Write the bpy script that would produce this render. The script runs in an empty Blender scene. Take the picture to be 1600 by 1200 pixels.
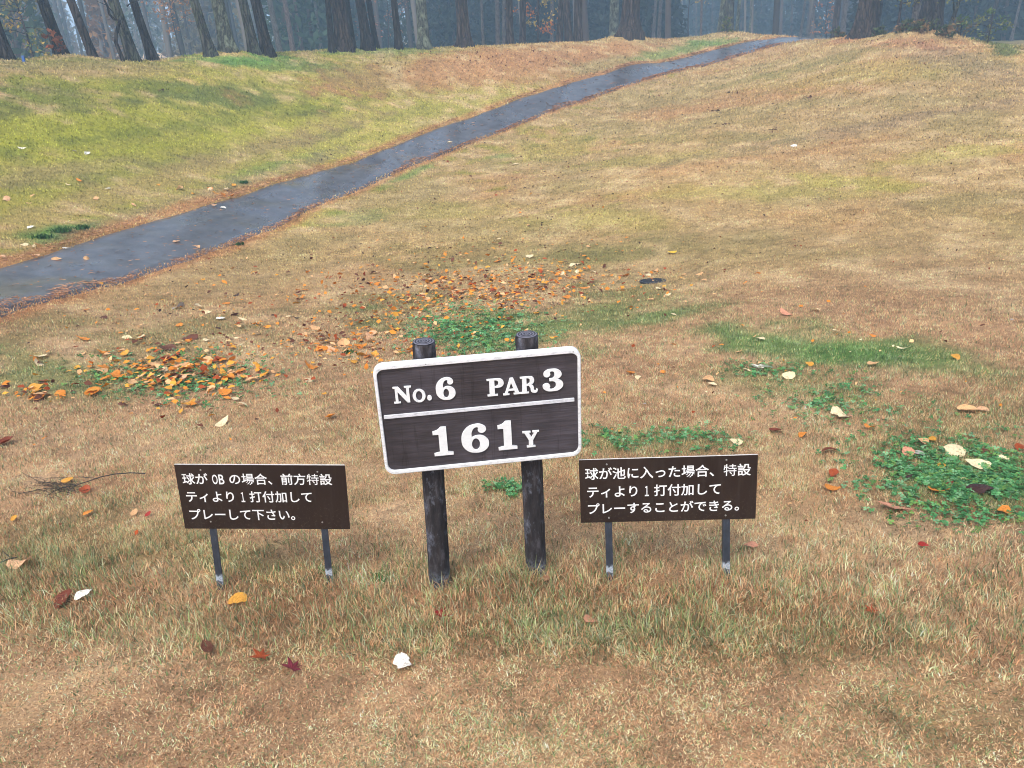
import bpy, bmesh, math, random
import numpy as np
from mathutils import Vector, Matrix

random.seed(7)
rng = np.random.default_rng(11)
scene = bpy.context.scene
COL = scene.collection

# ------------------------------------------------------------------ camera
FPX = 1202.0                       # focal length in photo pixels (1600 wide)
PITCH, ROLL, CAMH = math.radians(17.5), math.radians(-4.0), 1.6
r0 = np.array([1, 0, 0.]); u0 = np.array([0, math.sin(PITCH), math.cos(PITCH)])
FW = np.array([0, math.cos(PITCH), -math.sin(PITCH)])
RT = r0*math.cos(ROLL)+u0*math.sin(ROLL); UP = -r0*math.sin(ROLL)+u0*math.cos(ROLL)
CAM = np.array([0, 0, CAMH])
cd = bpy.data.cameras.new('camera'); cam = bpy.data.objects.new('camera', cd); COL.objects.link(cam)
cd.sensor_width = 36; cd.lens = 36*FPX/1600; cd.clip_start = 0.05; cd.clip_end = 2000
M = Matrix(((RT[0], UP[0], -FW[0], 0), (RT[1], UP[1], -FW[1], 0), (RT[2], UP[2], -FW[2], CAMH), (0, 0, 0, 1)))
cam.matrix_world = M
scene.camera = cam

# ------------------------------------------------------------------ sky, sun, exposure
SUN_EL, SUN_AZ = math.radians(52), math.radians(200)       # azimuth clockwise from +Y
world = bpy.data.worlds.new('World'); scene.world = world; world.use_nodes = True
nt = world.node_tree; nt.nodes.clear()
sky = nt.nodes.new('ShaderNodeTexSky'); sky.sky_type = 'NISHITA'; sky.sun_disc = False
sky.sun_elevation = SUN_EL; sky.sun_rotation = SUN_AZ; sky.dust_density = 4.0; sky.ozone_density = 1.0; sky.air_density = 1.0
hs = nt.nodes.new('ShaderNodeHueSaturation'); hs.inputs['Saturation'].default_value = 0.65
bg = nt.nodes.new('ShaderNodeBackground'); bg.inputs['Strength'].default_value = 0.15
wo = nt.nodes.new('ShaderNodeOutputWorld')
nt.links.new(sky.outputs[0], hs.inputs['Color']); nt.links.new(hs.outputs[0], bg.inputs['Color']); nt.links.new(bg.outputs[0], wo.inputs['Surface'])
sd = bpy.data.lights.new('sun', 'SUN'); sd.energy = 1.1; sd.angle = math.radians(25); sd.color = (1.0, 0.95, 0.88)
sun = bpy.data.objects.new('sun', sd); COL.objects.link(sun)
sdir = Vector((math.sin(SUN_AZ)*math.cos(SUN_EL), math.cos(SUN_AZ)*math.cos(SUN_EL), math.sin(SUN_EL)))
sun.rotation_euler = sdir.to_track_quat('Z', 'Y').to_euler(); sun.location = (0, 0, 30)
vs = scene.view_settings
vs.view_transform = 'Standard'; vs.look = 'None'; vs.gamma = 1.0; vs.exposure = 1.0; vs.use_curve_mapping = False
scene.cycles.use_denoising = True; scene.cycles.filter_width = 1.0
scene.cycles.volume_bounces = 1
scene.cycles.max_bounces = 8

# ------------------------------------------------------------------ small helpers
def lin(r, g, b):
    f = lambda c: (c/255/12.92) if c/255 <= .04045 else ((c/255+.055)/1.055)**2.4
    return np.array([f(r), f(g), f(b)])

def hash2(ix, iy, seed):
    h = (ix.astype(np.int64)*374761393 + iy.astype(np.int64)*668265263 + seed*974634777) & 0x7fffffff
    h = ((h ^ (h >> 13))*1274126177) & 0x7fffffff
    h = h ^ (h >> 16)
    return (h & 0xffff)/65535.0

def vnoise(x, y, seed=0):
    x = np.asarray(x, float); y = np.asarray(y, float)
    ix = np.floor(x); iy = np.floor(y); fx = x-ix; fy = y-iy
    fx = fx*fx*(3-2*fx); fy = fy*fy*(3-2*fy)
    a = hash2(ix, iy, seed); b = hash2(ix+1, iy, seed); c = hash2(ix, iy+1, seed); d = hash2(ix+1, iy+1, seed)
    return (a*(1-fx)+b*fx)*(1-fy)+(c*(1-fx)+d*fx)*fy

def fbm(x, y, seed=0, octv=4):
    s = 0; a = .5; t = 0
    for k in range(octv):
        s = s+a*vnoise(np.asarray(x)*2**k, np.asarray(y)*2**k, seed+k*17); t += a; a *= .5
    return s/t

def sstep(a, b, x):
    t = np.clip((x-a)/(b-a), 0, 1); return t*t*(3-2*t)

def np_mesh(name, V, Fc, cols=None, smooth=False):
    V = np.ascontiguousarray(V, np.float32); Fc = np.ascontiguousarray(Fc, np.int32)
    me = bpy.data.meshes.new(name); k = Fc.shape[1]
    me.vertices.add(len(V)); me.vertices.foreach_set('co', V.ravel())
    me.loops.add(Fc.size); me.loops.foreach_set('vertex_index', Fc.ravel())
    me.polygons.add(len(Fc)); me.polygons.foreach_set('loop_start', np.arange(0, Fc.size, k, dtype=np.int32))
    try: me.polygons.foreach_set('loop_total', np.full(len(Fc), k, np.int32))
    except Exception: pass
    if smooth: me.polygons.foreach_set('use_smooth', np.ones(len(Fc), bool))
    me.update(calc_edges=True)
    if cols is not None:
        at = me.color_attributes.new('Col', 'FLOAT_COLOR', 'POINT')
        c4 = np.ones((len(V), 4), np.float32); c4[:, :3] = cols
        at.data.foreach_set('color', c4.ravel())
    return me

def link(name, me, parent=None, mat=None):
    o = bpy.data.objects.new(name, me); COL.objects.link(o)
    if mat is not None and me is not None and len(me.materials) == 0: me.materials.append(mat)
    if parent is not None: o.parent = parent
    return o

def empty(name, loc=(0, 0, 0)):
    o = bpy.data.objects.new(name, None); COL.objects.link(o); o.location = loc; o.empty_display_size = .1
    return o

def tag(o, label=None, cat=None, group=None, kind=None):
    if label: o['label'] = label
    if cat: o['category'] = cat
    if group: o['group'] = group
    if kind: o['kind'] = kind
    return o

def bm_obj(name, bm, parent, mat, smooth=False):
    me = bpy.data.meshes.new(name); bm.normal_update(); bm.to_mesh(me); bm.free()
    if smooth:
        for p in me.polygons: p.use_smooth = True
    return link(name, me, parent, mat)

# node material helper
class NM:
    def __init__(s, name):
        s.m = bpy.data.materials.new(name); s.m.use_nodes = True; s.t = s.m.node_tree; s.t.nodes.clear()
        s.out = s.t.nodes.new('ShaderNodeOutputMaterial'); s.b = s.t.nodes.new('ShaderNodeBsdfPrincipled')
        s.t.links.new(s.b.outputs[0], s.out.inputs['Surface'])
    def n(s, typ, **kw):
        nd = s.t.nodes.new('ShaderNode'+typ)
        for k, v in kw.items():
            if k.startswith('_'): setattr(nd, k[1:], v)
            else:
                nd.inputs[k.replace('__', ' ')].default_value = v
        return nd
    def l(s, a, b): s.t.links.new(a, b)
    def set(s, **kw):
        for k, v in kw.items(): s.b.inputs[k.replace('__', ' ')].default_value = v
        return s
    def noise(s, scale, detail=4, rough=.6, co=None, vec=None):
        nd = s.n('TexNoise', Scale=scale, Detail=detail, Roughness=rough)
        if vec is not None: s.l(vec, nd.inputs['Vector'])
        return nd
    def ramp(s, fac, stops):
        r = s.n('ValToRGB'); e = r.color_ramp.elements
        while len(e) > 1: e.remove(e[-1])
        e[0].position = stops[0][0]; e[0].color = (*stops[0][1], 1)
        for p, c in stops[1:]:
            x = e.new(p); x.color = (*c, 1)
        s.l(fac, r.inputs[0]); return r
    def bump(s, h, strength=.3, dist=.01):
        b = s.n('Bump', Strength=strength, Distance=dist); s.l(h, b.inputs['Height']); s.l(b.outputs[0], s.b.inputs['Normal']); return b
    def coords(s, kind='Object', scale=(1, 1, 1)):
        tc = s.n('TexCoord'); mp = s.n('Mapping', Scale=scale); s.l(tc.outputs[kind], mp.inputs[0]); return mp.outputs[0]
    def mixc(s, fac, a, b, typ='MIX'):
        x = s.n('Mix', _data_type='RGBA', _blend_type=typ)
        for v, i in ((fac, 0), (a, 6), (b, 7)):
            if isinstance(v, (int, float)): x.inputs[i].default_value = v
            elif isinstance(v, (tuple, list, np.ndarray)): x.inputs[i].default_value = (*v[:3], 1)
            else: s.l(v, x.inputs[i])
        return x.outputs[2]

# ------------------------------------------------------------------ terrain
def ray(u, v):
    u = np.asarray(u, float); v = np.asarray(v, float)
    d = FW*FPX+(u[..., None]-800)*RT-(v[..., None]-600)*UP
    return d/np.linalg.norm(d, axis=-1, keepdims=True)

def project(P):
    q = np.asarray(P, float)-CAM; w = np.maximum(q@FW, .05)
    return 800+FPX*(q@RT)/w, 600-FPX*(q@UP)/w

def at_dist(u, v, D):                 # the point on the pixel's ray at horizontal distance D
    d = ray(u, v); h = np.hypot(d[..., 0], d[..., 1]); return CAM+d*(np.asarray(D)/h)[..., None]

CT = [(0, 910, 3.58), (400, 910, 2.9), (800, 910, 2.57), (1200, 910, 2.6), (1600, 910, 2.92),
      (0, 740, 4.95), (400, 740, 4.05), (800, 740, 3.57), (1200, 740, 3.57), (1600, 740, 3.92),
      (0, 600, 6.9), (400, 600, 5.84), (800, 600, 5.07), (1200, 600, 4.97), (1600, 600, 5.3),
      (0, 490, 9.0), (400, 490, 8.6), (800, 490, 7.45), (1200, 490, 7.0), (1600, 490, 7.25),
      (0, 445, 10.2), (400, 400, 12.5), (300, 370, 13.2), (800, 430, 9.85), (950, 432, 9.5), (1200, 400, 10.1), (1600, 400, 10.1),
      (800, 400, 11.0), (800, 350, 13.6), (800, 300, 16.6), (600, 258, 20.2), (450, 312, 16.4), (700, 220, 22.8), (800, 180, 25.8), (900, 147, 28.8), (1000, 112, 32.5), (1130, 82, 37.0), (1210, 57, 41.5),
      (1200, 300, 14.5), (1200, 200, 20.5), (1200, 130, 28.5), (1200, 90, 35.5),
      (1400, 300, 14.3), (1400, 200, 19.5), (1400, 120, 25),
      (1600, 300, 14.3), (1600, 200, 19.5), (1600, 130, 24), (1600, 98, 27),
      (0, 400, 11.8), (0, 300, 14.7), (0, 200, 18.0), (200, 300, 15.4), (200, 200, 19.4),
      (450, 200, 22.0), (600, 150, 26.0), (750, 120, 28.8), (900, 100, 32.4), (1030, 88, 36)]
RIDGE = [(-250, 98, 21), (-100, 98, 21.5), (0, 98, 22), (100, 98, 23), (200, 98, 24), (350, 87, 26), (450, 84, 28), (600, 79, 30), (680, 76, 31), (750, 73, 32), (830, 70, 33.5), (900, 67, 35), (970, 65, 36.8), (1030, 63, 38.5), (1090, 60, 40), (1210, 57, 41.5), (1330, 58, 34.5), (1400, 61, 31.5), (1450, 64, 30), (1600, 98, 27)]
OLDR = [(0, 21), (200, 22), (350, 23.5), (450, 25), (600, 26), (750, 27), (900, 28.5), (1030, 30), (1090, 31), (1210, 32), (1330, 27.5), (1450, 25), (1600, 25)]
def far_d(u, D):                      # distance counted from the ridge line at that azimuth
    rd = float(np.interp(u, [q[0] for q in RIDGE], [q[2] for q in RIDGE])); return rd+(D-float(np.interp(u, [q[0] for q in OLDR], [q[1] for q in OLDR])))*1.15
for (u, v, D) in RIDGE:
    if u < 1550: CT += [(u, v, D), (u, v+4, D+2.6), (u, v+9, D+6)]          # the ground levels off behind the ridge
ctrl = [tuple(at_dist(*[np.array(float(q)) for q in c])) for c in CT]
ctrl += [(-6, -5, 0), (0, -5, 0), (6, -5, 0), (-3, .8, 0), (0, .8, 0), (3, .8, 0), (-14, -5, .3), (14, -5, 0), (-18, 8, 1.6), (17, 8, .3), (24, 22, 2.0), (-26, 18, 4.4)]
for (u, vr, far) in ((-250, 96, 6), (0, 96, 6), (200, 97, 7), (350, 86, 9), (560, 80, 9), (720, 73, 9), (900, 67, 5), (1050, 60, 4), (1210, 55, 3), (1400, 60, 8), (1600, 66, 4), (1900, 60, 4)):
    for D, dv in ((52, 9 if u < 1500 else -2), (74, 4), (120, -far), (220, 14)):
        if D == 220: q = at_dist(np.array(float(u)), np.array(float(vr-far)), np.array(120.)); x, y = q[0]*2, q[1]*2; ctrl.append((x, y, q[2]+.5))
        else: ctrl.append(tuple(at_dist(np.array(float(u)), np.array(float(vr+dv)), np.array(float(D)))))
ctrl += [(-150, 0, 4), (150, 0, 1), (0, -120, 0), (-150, 90, 12), (170, 90, 9)]
ctrl = np.array(ctrl)
def tps_fit(P, lam):
    n = len(P); d2 = ((P[:, None, :2]-P[None, :, :2])**2).sum(-1)
    K = .5*d2*np.log(d2+1e-9); A = np.zeros((n+3, n+3)); A[:n, :n] = K+lam*np.eye(n)
    A[:n, n] = 1; A[:n, n+1:] = P[:, :2]; A[n, :n] = 1; A[n+1:, :n] = P[:, :2].T
    b = np.zeros(n+3); b[:n] = P[:, 2]; return np.linalg.solve(A, b)
TW = tps_fit(ctrl, .004)
MOUNDS = []                            # (x, y, height, radius), filled below
def tz(x, y):
    x = np.asarray(x, float); y = np.asarray(y, float); shp = x.shape; x = x.ravel(); y = y.ravel()
    out = np.empty(len(x)); n = len(ctrl)
    for i in range(0, len(x), 60000):
        xs = x[i:i+60000]; ys = y[i:i+60000]
        d2 = (xs[:, None]-ctrl[None, :, 0])**2+(ys[:, None]-ctrl[None, :, 1])**2
        out[i:i+60000] = (.5*d2*np.log(d2+1e-9))@TW[:n]+TW[n]+xs*TW[n+1]+ys*TW[n+2]
    r = np.hypot(x, y)
    out += (fbm(x*.45+9, y*.45, 3, 3)-.5)*.16*sstep(3, 11, r)*(1-sstep(200, 300, r))
    out += (fbm(x*1.8, y*1.8, 5, 2)-.5)*.03
    for mx, my, mh, mr in MOUNDS:
        out += mh*np.exp(-((x-mx)**2+(y-my)**2)/(mr*mr))
    return out.reshape(shp)

def at(u, v, dmax=60):                 # where the pixel's ray meets the terrain
    u = np.atleast_1d(np.asarray(u, float)); v = np.atleast_1d(np.asarray(v, float)); d = ray(u, v); h = np.hypot(d[:, 0], d[:, 1])
    Ds = np.geomspace(1.25, dmax, 230); res = np.full((len(u), 3), np.nan)
    P = CAM+d[:, None, :]*(Ds[None, :, None]/h[:, None, None])
    g = P[..., 2]-tz(P[..., 0], P[..., 1]); below = g < 0
    for i in range(len(u)):
        w = np.nonzero(below[i])[0]
        if len(w) == 0 or w[0] == 0: j = int(np.argmin(np.abs(g[i]))); res[i] = P[i, j]
        else:
            j = w[0]; a, b = g[i, j-1], g[i, j]; t = a/(a-b); D = Ds[j-1]+(Ds[j]-Ds[j-1])*t; res[i] = CAM+d[i]*D/h[i]
        res[i, 2] = tz(res[i, 0], res[i, 1])
    return res

for (u, v, D, mh, mr) in ((985, 58, 29.3, .32, 1.1), (1137, 55, 32.5, .25, 1.3), (1450, 55, 26.0, .3, 1.6), (535, 75, 26.0, .12, .9), (375, 83, 23.6, .12, 1.0), (110, 92, 22.0, .15, .8)):
    q = at_dist(np.array(float(u)), np.array(float(v)), np.array(far_d(u, D))); MOUNDS.append((q[0], q[1], mh, mr))

# ------------------------------------------------------------------ path centre line (both edges read off the photograph, met with the terrain)
ETOP = [(0, 415), (47, 401), (94, 381), (150, 367), (200, 354), (250, 335), (300, 324), (344, 310), (391, 293), (437, 277), (500, 260), (533, 252), (600, 227), (666, 203), (733, 185), (800, 160), (866, 138), (933, 120), (1000, 102), (1060, 91), (1102, 81), (1127, 76), (1155, 70)]
EBOT = [(0, 488), (62, 474), (119, 459), (156, 449), (200, 434), (250, 415), (297, 404), (328, 387), (369, 373), (406, 356), (453, 340), (500, 321), (553, 297), (600, 277), (666, 252), (733, 220), (766, 205), (800, 193), (866, 168), (933, 143), (1000, 123), (1066, 103), (1127, 91), (1178, 77), (1229, 65)]
def resample(P, n):
    s = np.r_[0, np.cumsum(np.hypot(*np.diff(P[:, :2], axis=0).T))]; t = np.linspace(0, s[-1], n)
    return np.stack([np.interp(t, s, P[:, k]) for k in range(2)], 1)
TP = resample(at(*np.array(ETOP).T), 60); BP = resample(at(*np.array(EBOT).T), 60)
# pair bottom-edge points with the nearest top-edge point
cl = []
for b in BP:
    j = np.argmin(((TP-b)**2).sum(1)); cl.append((b+TP[j])/2)
cl = np.array(cl)
for _ in range(12): cl[1:-1] = (cl[:-2]+2*cl[1:-1]+cl[2:])/4
cl = resample(cl, 80)
d0 = cl[0]-cl[4]; d0 /= np.linalg.norm(d0)
pre = np.array([cl[0]+d0*s for s in np.arange(9, 0, -.5)])
d1 = cl[-1]-cl[-8]; d1 /= np.linalg.norm(d1); ang = math.atan2(d1[1], d1[0]); post = []; p = cl[-1].copy()
for k in range(40):
    ang += .085 if 2 < k < 26 else 0; p = p+.5*np.array([math.cos(ang), math.sin(ang)]); post.append(p.copy())
PATH = resample(np.vstack([pre, cl, np.array(post)]), 150)
PW = 1.45
def path_dist(x, y):                   # signed distance to the centre line, positive on the right of it
    out = np.full(len(x), 99.); m = (y > 2) & (y < 60) & (x < 25); idx = np.nonzero(m)[0]
    T = np.gradient(PATH, axis=0); T /= np.linalg.norm(T, axis=1)[:, None]
    for i in range(0, len(idx), 40000):
        k = idx[i:i+40000]; dx = x[k, None]-PATH[None, :, 0]; dy = y[k, None]-PATH[None, :, 1]
        j = np.argmin(dx*dx+dy*dy, 1); ar = np.arange(len(k)); ddx = dx[ar, j]; ddy = dy[ar, j]
        s = T[j, 0]*ddy-T[j, 1]*ddx; out[k] = -s
        far = np.hypot(ddx, ddy) > 3; out[k[far]] = 99.
    return out

# ------------------------------------------------------------------ what grows where: turf colours and patches
TAN = lin(187, 150, 114); STRAW = lin(210, 184, 146); RUST = lin(172, 120, 86); HILL = lin(170, 144, 100); MOSS = lin(164, 156, 78)
YG = lin(150, 150, 50); DGR = lin(80, 98, 50); NEED = lin(172, 130, 88); BGR = lin(98, 142, 70); OLIVE = lin(128, 126, 72); GREY = lin(150, 128, 104)
# pixel ellipse (u, v, ru, rv, angle deg), colour, strength, green share
PATCH = [
 # bank left of the path
 (250, 210, 620, 150, -10, YG, .75, .6), (60, 200, 260, 55, -4, YG*1.12, .7, .75), (560, 215, 330, 45, -15, MOSS, .6, .4), (110, 215, 200, 14, -6, YG*1.15, .45, .5),
 (330, 190, 330, 12, -8, DGR, .35, .6), (340, 150, 170, 24, 4, DGR, .7, .7), (60, 150, 110, 30, 4, DGR, .45, .6), (440, 100, 110, 14, 4, BGR*.8, .6, .7),
 (80, 100, 220, 12, 0, OLIVE, .6, .4), (60, 270, 190, 18, -6, GREY, .4, .2), (60, 172, 160, 9, -4, OLIVE*.8, .5, .4), (280, 222, 300, 8, -9, YG*1.2, .5, .5), (500, 160, 240, 10, -10, YG, .4, .4), (420, 232, 220, 8, -14, OLIVE*.85, .5, .4), (120, 130, 150, 9, 3, YG*1.1, .4, .4), (300, 250, 260, 12, -10, OLIVE, .5, .4), (250, 280, 330, 22, -17, HILL, .55, .2),
 (160, 110, 120, 12, 0, HILL, .5, .2), (360, 93, 90, 9, 0, BGR*.9, .7, .8), (600, 80, 140, 8, 0, BGR*.8, .5, .7),
 (730, 108, 260, 32, -6, NEED, .92, .03), (560, 120, 90, 18, 10, OLIVE*.9, .4, .4), (900, 85, 160, 14, -5, NEED, .8, .05), (1050, 82, 80, 10, -12, BGR, .55, .6), (1120, 66, 60, 7, 0, BGR, .5, .6),
 (100, 366, 62, 17, -14, BGR*.75, .9, .95), (380, 287, 20, 7, 0, BGR*.75, .8, .9), (420, 262, 70, 10, -15, BGR*.9, .4, .6), (300, 310, 220, 14, -17, GREY, .5, .15),
 # right of the path
 (640, 272, 45, 8, -20, BGR, .6, .8), (480, 340, 70, 14, -20, MOSS*.9, .6, .6), (560, 340, 60, 14, -5, BGR, .3, .5), (785, 245, 24, 6, 0, BGR, .5, .8),
 (860, 230, 110, 24, -10, MOSS, .5, .4), (690, 330, 130, 18, 0, MOSS, .3, .35), (930, 345, 140, 22, 0, MOSS, .45, .4), (1330, 285, 120, 12, 3, MOSS*1.05, .6, .5), (1500, 240, 130, 14, -8, MOSS*1.05, .5, .4),
 (1180, 300, 200, 14, 0, MOSS, .4, .3), (1020, 250, 160, 10, -6, MOSS, .4, .3), (1200, 150, 260, 14, -8, NEED, .5, .05), (1350, 200, 330, 10, -10, GREY*.9, .4, .05), (1100, 215, 170, 10, 0, OLIVE, .4, .3),
 (1420, 110, 260, 20, -6, MOSS*.95, .35, .3), (1500, 95, 120, 20, 14, GREY*.8, .5, .05), (1400, 68, 110, 8, 2, RUST, .5, .05), (1250, 105, 160, 9, -12, OLIVE, .45, .4), (1560, 68, 40, 14, 22, DGR, .8, .9),
 (780, 400, 200, 26, 0, OLIVE, .4, .35), (960, 400, 120, 24, -8, OLIVE*.95, .5, .5), (1000, 470, 130, 40, 0, OLIVE, .6, .55), (1030, 492, 50, 12, -5, BGR, .6, .8), (280, 440, 260, 40, -10, HILL*.92, .4, .2),
 (80, 590, 160, 46, 0, BGR*.85, .55, .6), (250, 530, 200, 40, 0, OLIVE, .45, .45), (760, 515, 170, 34, 4, BGR, .6, .8), (620, 480, 130, 30, 0, OLIVE, .4, .4), (900, 500, 120, 26, -8, BGR, .4, .6),
 (1235, 537, 140, 34, 5, BGR*1.05, .82, .8), (1400, 557, 130, 25, 5, BGR*1.0, .78, .78), (1320, 630, 70, 22, 0, BGR, .5, .6), (1200, 600, 110, 30, 0, BGR, .35, .5), (1500, 570, 80, 22, 10, BGR, .3, .5),
 (1480, 700, 260, 80, 0, OLIVE, .45, .4), (1500, 745, 130, 52, 6, BGR, .8, .9), (1060, 690, 90, 22, 0, BGR, .4, .6), (940, 690, 60, 20, 0, BGR, .4, .6), (790, 765, 45, 14, 0, BGR, .5, .7),
 (150, 850, 260, 60, -6, OLIVE, .4, .4), (370, 880, 120, 30, 0, BGR, .35, .5), (560, 980, 700, 60, 3, OLIVE*.9, .35, .35), (1250, 990, 460, 60, 4, OLIVE*.9, .4, .35), (1150, 815, 50, 12, 0, BGR, .35, .5), (560, 700, 100, 40, 0, HILL, .3, .2),
 (1300, 850, 300, 70, 0, STRAW, .45, .04), (900, 850, 330, 40, 0, STRAW*.95, .35, .06), (260, 690, 300, 40, 0, STRAW*.9, .3, .1), (1450, 1120, 200, 60, 0, OLIVE, .35, .3),
 (700, 1090, 1000, 90, 0, TAN*1.05, .4, .06), (700, 935, 800, 40, 0, RUST*1.05, .4, .15)]
def turf(P):
    x, y, z = P.T; u, v = project(P); r = np.hypot(x, y)
    n1 = fbm(x*.6, y*.6, 21); n2 = fbm(x*2.3, y*2.3, 31); n3 = fbm(x*.22, y*.22, 41, 3); n4 = fbm(x*4.5, y*4.5, 43, 2)
    near = sstep(6, 12, r)
    c = TAN[None]*(1-near[:, None])+HILL[None]*near[:, None]
    c = c*(1-.35*sstep(.5, .75, n2)[:, None])+STRAW*(.35*sstep(.5, .75, n2))[:, None]
    w = .3*sstep(.52, .7, n1)*(.4+.6*near); c = c*(1-w[:, None])+OLIVE*w[:, None]
    w = .45*sstep(.55, .72, 1-n1)*near; c = c*(1-w[:, None])+NEED*w[:, None]
    gs = .13*np.ones(len(x))*(.5+n2)
    pd = path_dist(x, y); left = (pd < 0)
    for (pu, pv, ru, rv, an, col, st, g) in PATCH:
        a = math.radians(an); du = u-pu; dv = v-pv
        e = np.hypot((du*math.cos(a)+dv*math.sin(a))/ru, (-du*math.sin(a)+dv*math.cos(a))/rv)
        m = st*sstep(1.15, .45, e+(n2-.5)*1.5+(n1-.5)*.8+(n4-.5)*.9); m[r < .5] = 0
        c = c*(1-m[:, None])+np.asarray(col)*m[:, None]; gs = gs*(1-m)+g*m
    # needle litter caught along both path edges
    e = np.abs(np.abs(pd)-PW/2-.05); m = sstep(.24, .03, e+(n2-.5)*.3)*.7
    c = c*(1-m[:, None])+lin(182, 128, 88)*m[:, None]; gs = gs*(1-m)
    # the far field beyond the wood
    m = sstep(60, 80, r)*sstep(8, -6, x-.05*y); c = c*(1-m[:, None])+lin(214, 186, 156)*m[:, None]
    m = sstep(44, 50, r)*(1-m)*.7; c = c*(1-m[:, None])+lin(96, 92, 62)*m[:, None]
    am = .46-.14*near; return c*((.84+.32*n3)*(1-am/2+am*n2)*(.78+.44*n4))[:, None], gs, pd, u, v, n2

# ------------------------------------------------------------------ ground sheet
def spaced(lo, hi, step, far, grow):
    a = list(np.arange(lo, hi+1e-6, step)); s = step
    while a[-1] < far[1]: s *= grow; a.append(a[-1]+s)
    s = step; b = []; q = lo
    while q > far[0]: s *= grow; q -= s; b.append(q)
    return np.array(b[::-1]+a)
gx = spaced(-17, 19, .16, (-190, 190), 1.14); gy = spaced(1.0, 44, .13, (-120, 235), 1.12)
X, Y = np.meshgrid(gx, gy); Z = tz(X, Y); GP = np.stack([X.ravel(), Y.ravel(), Z.ravel()], 1)
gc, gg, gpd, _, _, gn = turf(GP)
PLAIN = GP[:, 2].copy(); GP[:, 2] -= .045*sstep(PW/2+.22, PW/2+.02, np.abs(gpd))
ZG = PLAIN.reshape(len(gy), len(gx)).copy(); CG = gc.reshape(len(gy), len(gx), 3); SG = gg.reshape(len(gy), len(gx)); tz_slow = tz
def cell(x, y):
    a = np.clip(np.searchsorted(gx, x)-1, 0, len(gx)-2); b = np.clip(np.searchsorted(gy, y)-1, 0, len(gy)-2)
    return a, b, np.clip((x-gx[a])/(gx[a+1]-gx[a]), 0, 1), np.clip((y-gy[b])/(gy[b+1]-gy[b]), 0, 1)
def bil(G, x, y):
    a, b, fx, fy = cell(x, y)
    if G.ndim == 3: fx = fx[:, None]; fy = fy[:, None]
    return (G[b, a]*(1-fx)+G[b, a+1]*fx)*(1-fy)+(G[b+1, a]*(1-fx)+G[b+1, a+1]*fx)*fy
def tz(x, y):
    x = np.asarray(x, float); y = np.asarray(y, float); return bil(ZG, x.ravel(), y.ravel()).reshape(x.shape)
nx, ny = len(gx), len(gy); i = np.arange(nx*ny).reshape(ny, nx)
GF = np.stack([i[:-1, :-1].ravel(), i[:-1, 1:].ravel(), i[1:, 1:].ravel(), i[1:, :-1].ravel()], 1)
gm = NM('turf_ground'); att = gm.n('VertexColor', _layer_name='Col'); co = gm.coords('Object')
nA = gm.noise(9, 6, .7, vec=co); nB = gm.noise(120, 5, .75, vec=co); nC = gm.noise(1.3, 4, .6, vec=co)
rA = gm.ramp(nA.outputs['Fac'], [(.3, (.55, .52, .5)), (.5, (.95, .95, .95)), (.72, (1.25, 1.2, 1.1))])
rB = gm.ramp(nB.outputs['Fac'], [(.32, (.42, .4, .38)), (.52, (1, 1, 1)), (.72, (1.5, 1.45, 1.35))])
k1 = gm.mixc(1.0, att.outputs[0], rA.outputs[0], 'MULTIPLY'); k2 = gm.mixc(1.0, k1, rB.outputs[0], 'MULTIPLY')
gm.l(k2, gm.b.inputs['Base Color']); gm.set(Roughness=.9, Specular__IOR__Level=.15); gm.bump(nB.outputs['Fac'], .6, .02)
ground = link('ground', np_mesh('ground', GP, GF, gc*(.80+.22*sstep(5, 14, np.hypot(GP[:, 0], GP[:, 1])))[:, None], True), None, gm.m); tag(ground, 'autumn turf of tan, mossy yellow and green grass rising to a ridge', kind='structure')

# ------------------------------------------------------------------ asphalt path
T = np.gradient(PATH, axis=0); T /= np.linalg.norm(T, axis=1)[:, None]; Nn = np.stack([T[:, 1], -T[:, 0]], 1)
cs = np.linspace(-1, 1, 17); pv = []
fine = resample(PATH, 420); T = np.gradient(fine, axis=0); T /= np.linalg.norm(T, axis=1)[:, None]; Nn = np.stack([T[:, 1], -T[:, 0]], 1)
arc = np.linspace(0, 60, 420); WID = PW*(1+.5*sstep(.66, .74, np.linspace(0, 1, 420)))
for k, c in enumerate(cs):
    wob = (fbm(arc*1.3, arc*0+c*3, 77, 3)-.5)*.12 if abs(c) == 1 else 0
    q = fine+Nn*(c*WID/2+np.sign(c)*wob)[:, None]
    z = tz(q[:, 0], q[:, 1])+.0+.02*(1-c*c)-.012+(-.05 if abs(c) == 1 else 0)
    pv.append(np.c_[q, z])
PV = np.array(pv).transpose(1, 0, 2); n0, n1_ = PV.shape[:2]; i = np.arange(n0*n1_).reshape(n0, n1_)
PF = np.stack([i[:-1, :-1].ravel(), i[:-1, 1:].ravel(), i[1:, 1:].ravel(), i[1:, :-1].ravel()], 1)
pm = NM('wet_asphalt'); co = pm.coords('Object'); a1 = pm.noise(140, 3, .6, vec=co); a2 = pm.noise(.9, 4, .65, vec=pm.coords('Object', (1, .35, 1))); a3 = pm.noise(26, 4, .7, vec=co)
c1 = pm.ramp(a1.outputs['Fac'], [(.35, (.042, .045, .055)), (.6, (.088, .092, .106)), (.75, (.16, .16, .165))])
c2 = pm.ramp(a3.outputs['Fac'], [(.5, (0, 0, 0)), (.72, (.34, .34, .34))])
pc = pm.mixc(c2.outputs[0], c1.outputs[0], lin(120, 84, 62)); a4 = pm.noise(3.2, 5, .7, vec=co); c4 = pm.ramp(a4.outputs['Fac'], [(.35, (.6, .6, .62)), (.65, (1.35, 1.35, 1.35))]); pm.l(pm.mixc(1., pc, c4.outputs[0], 'MULTIPLY'), pm.b.inputs['Base Color'])
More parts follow.
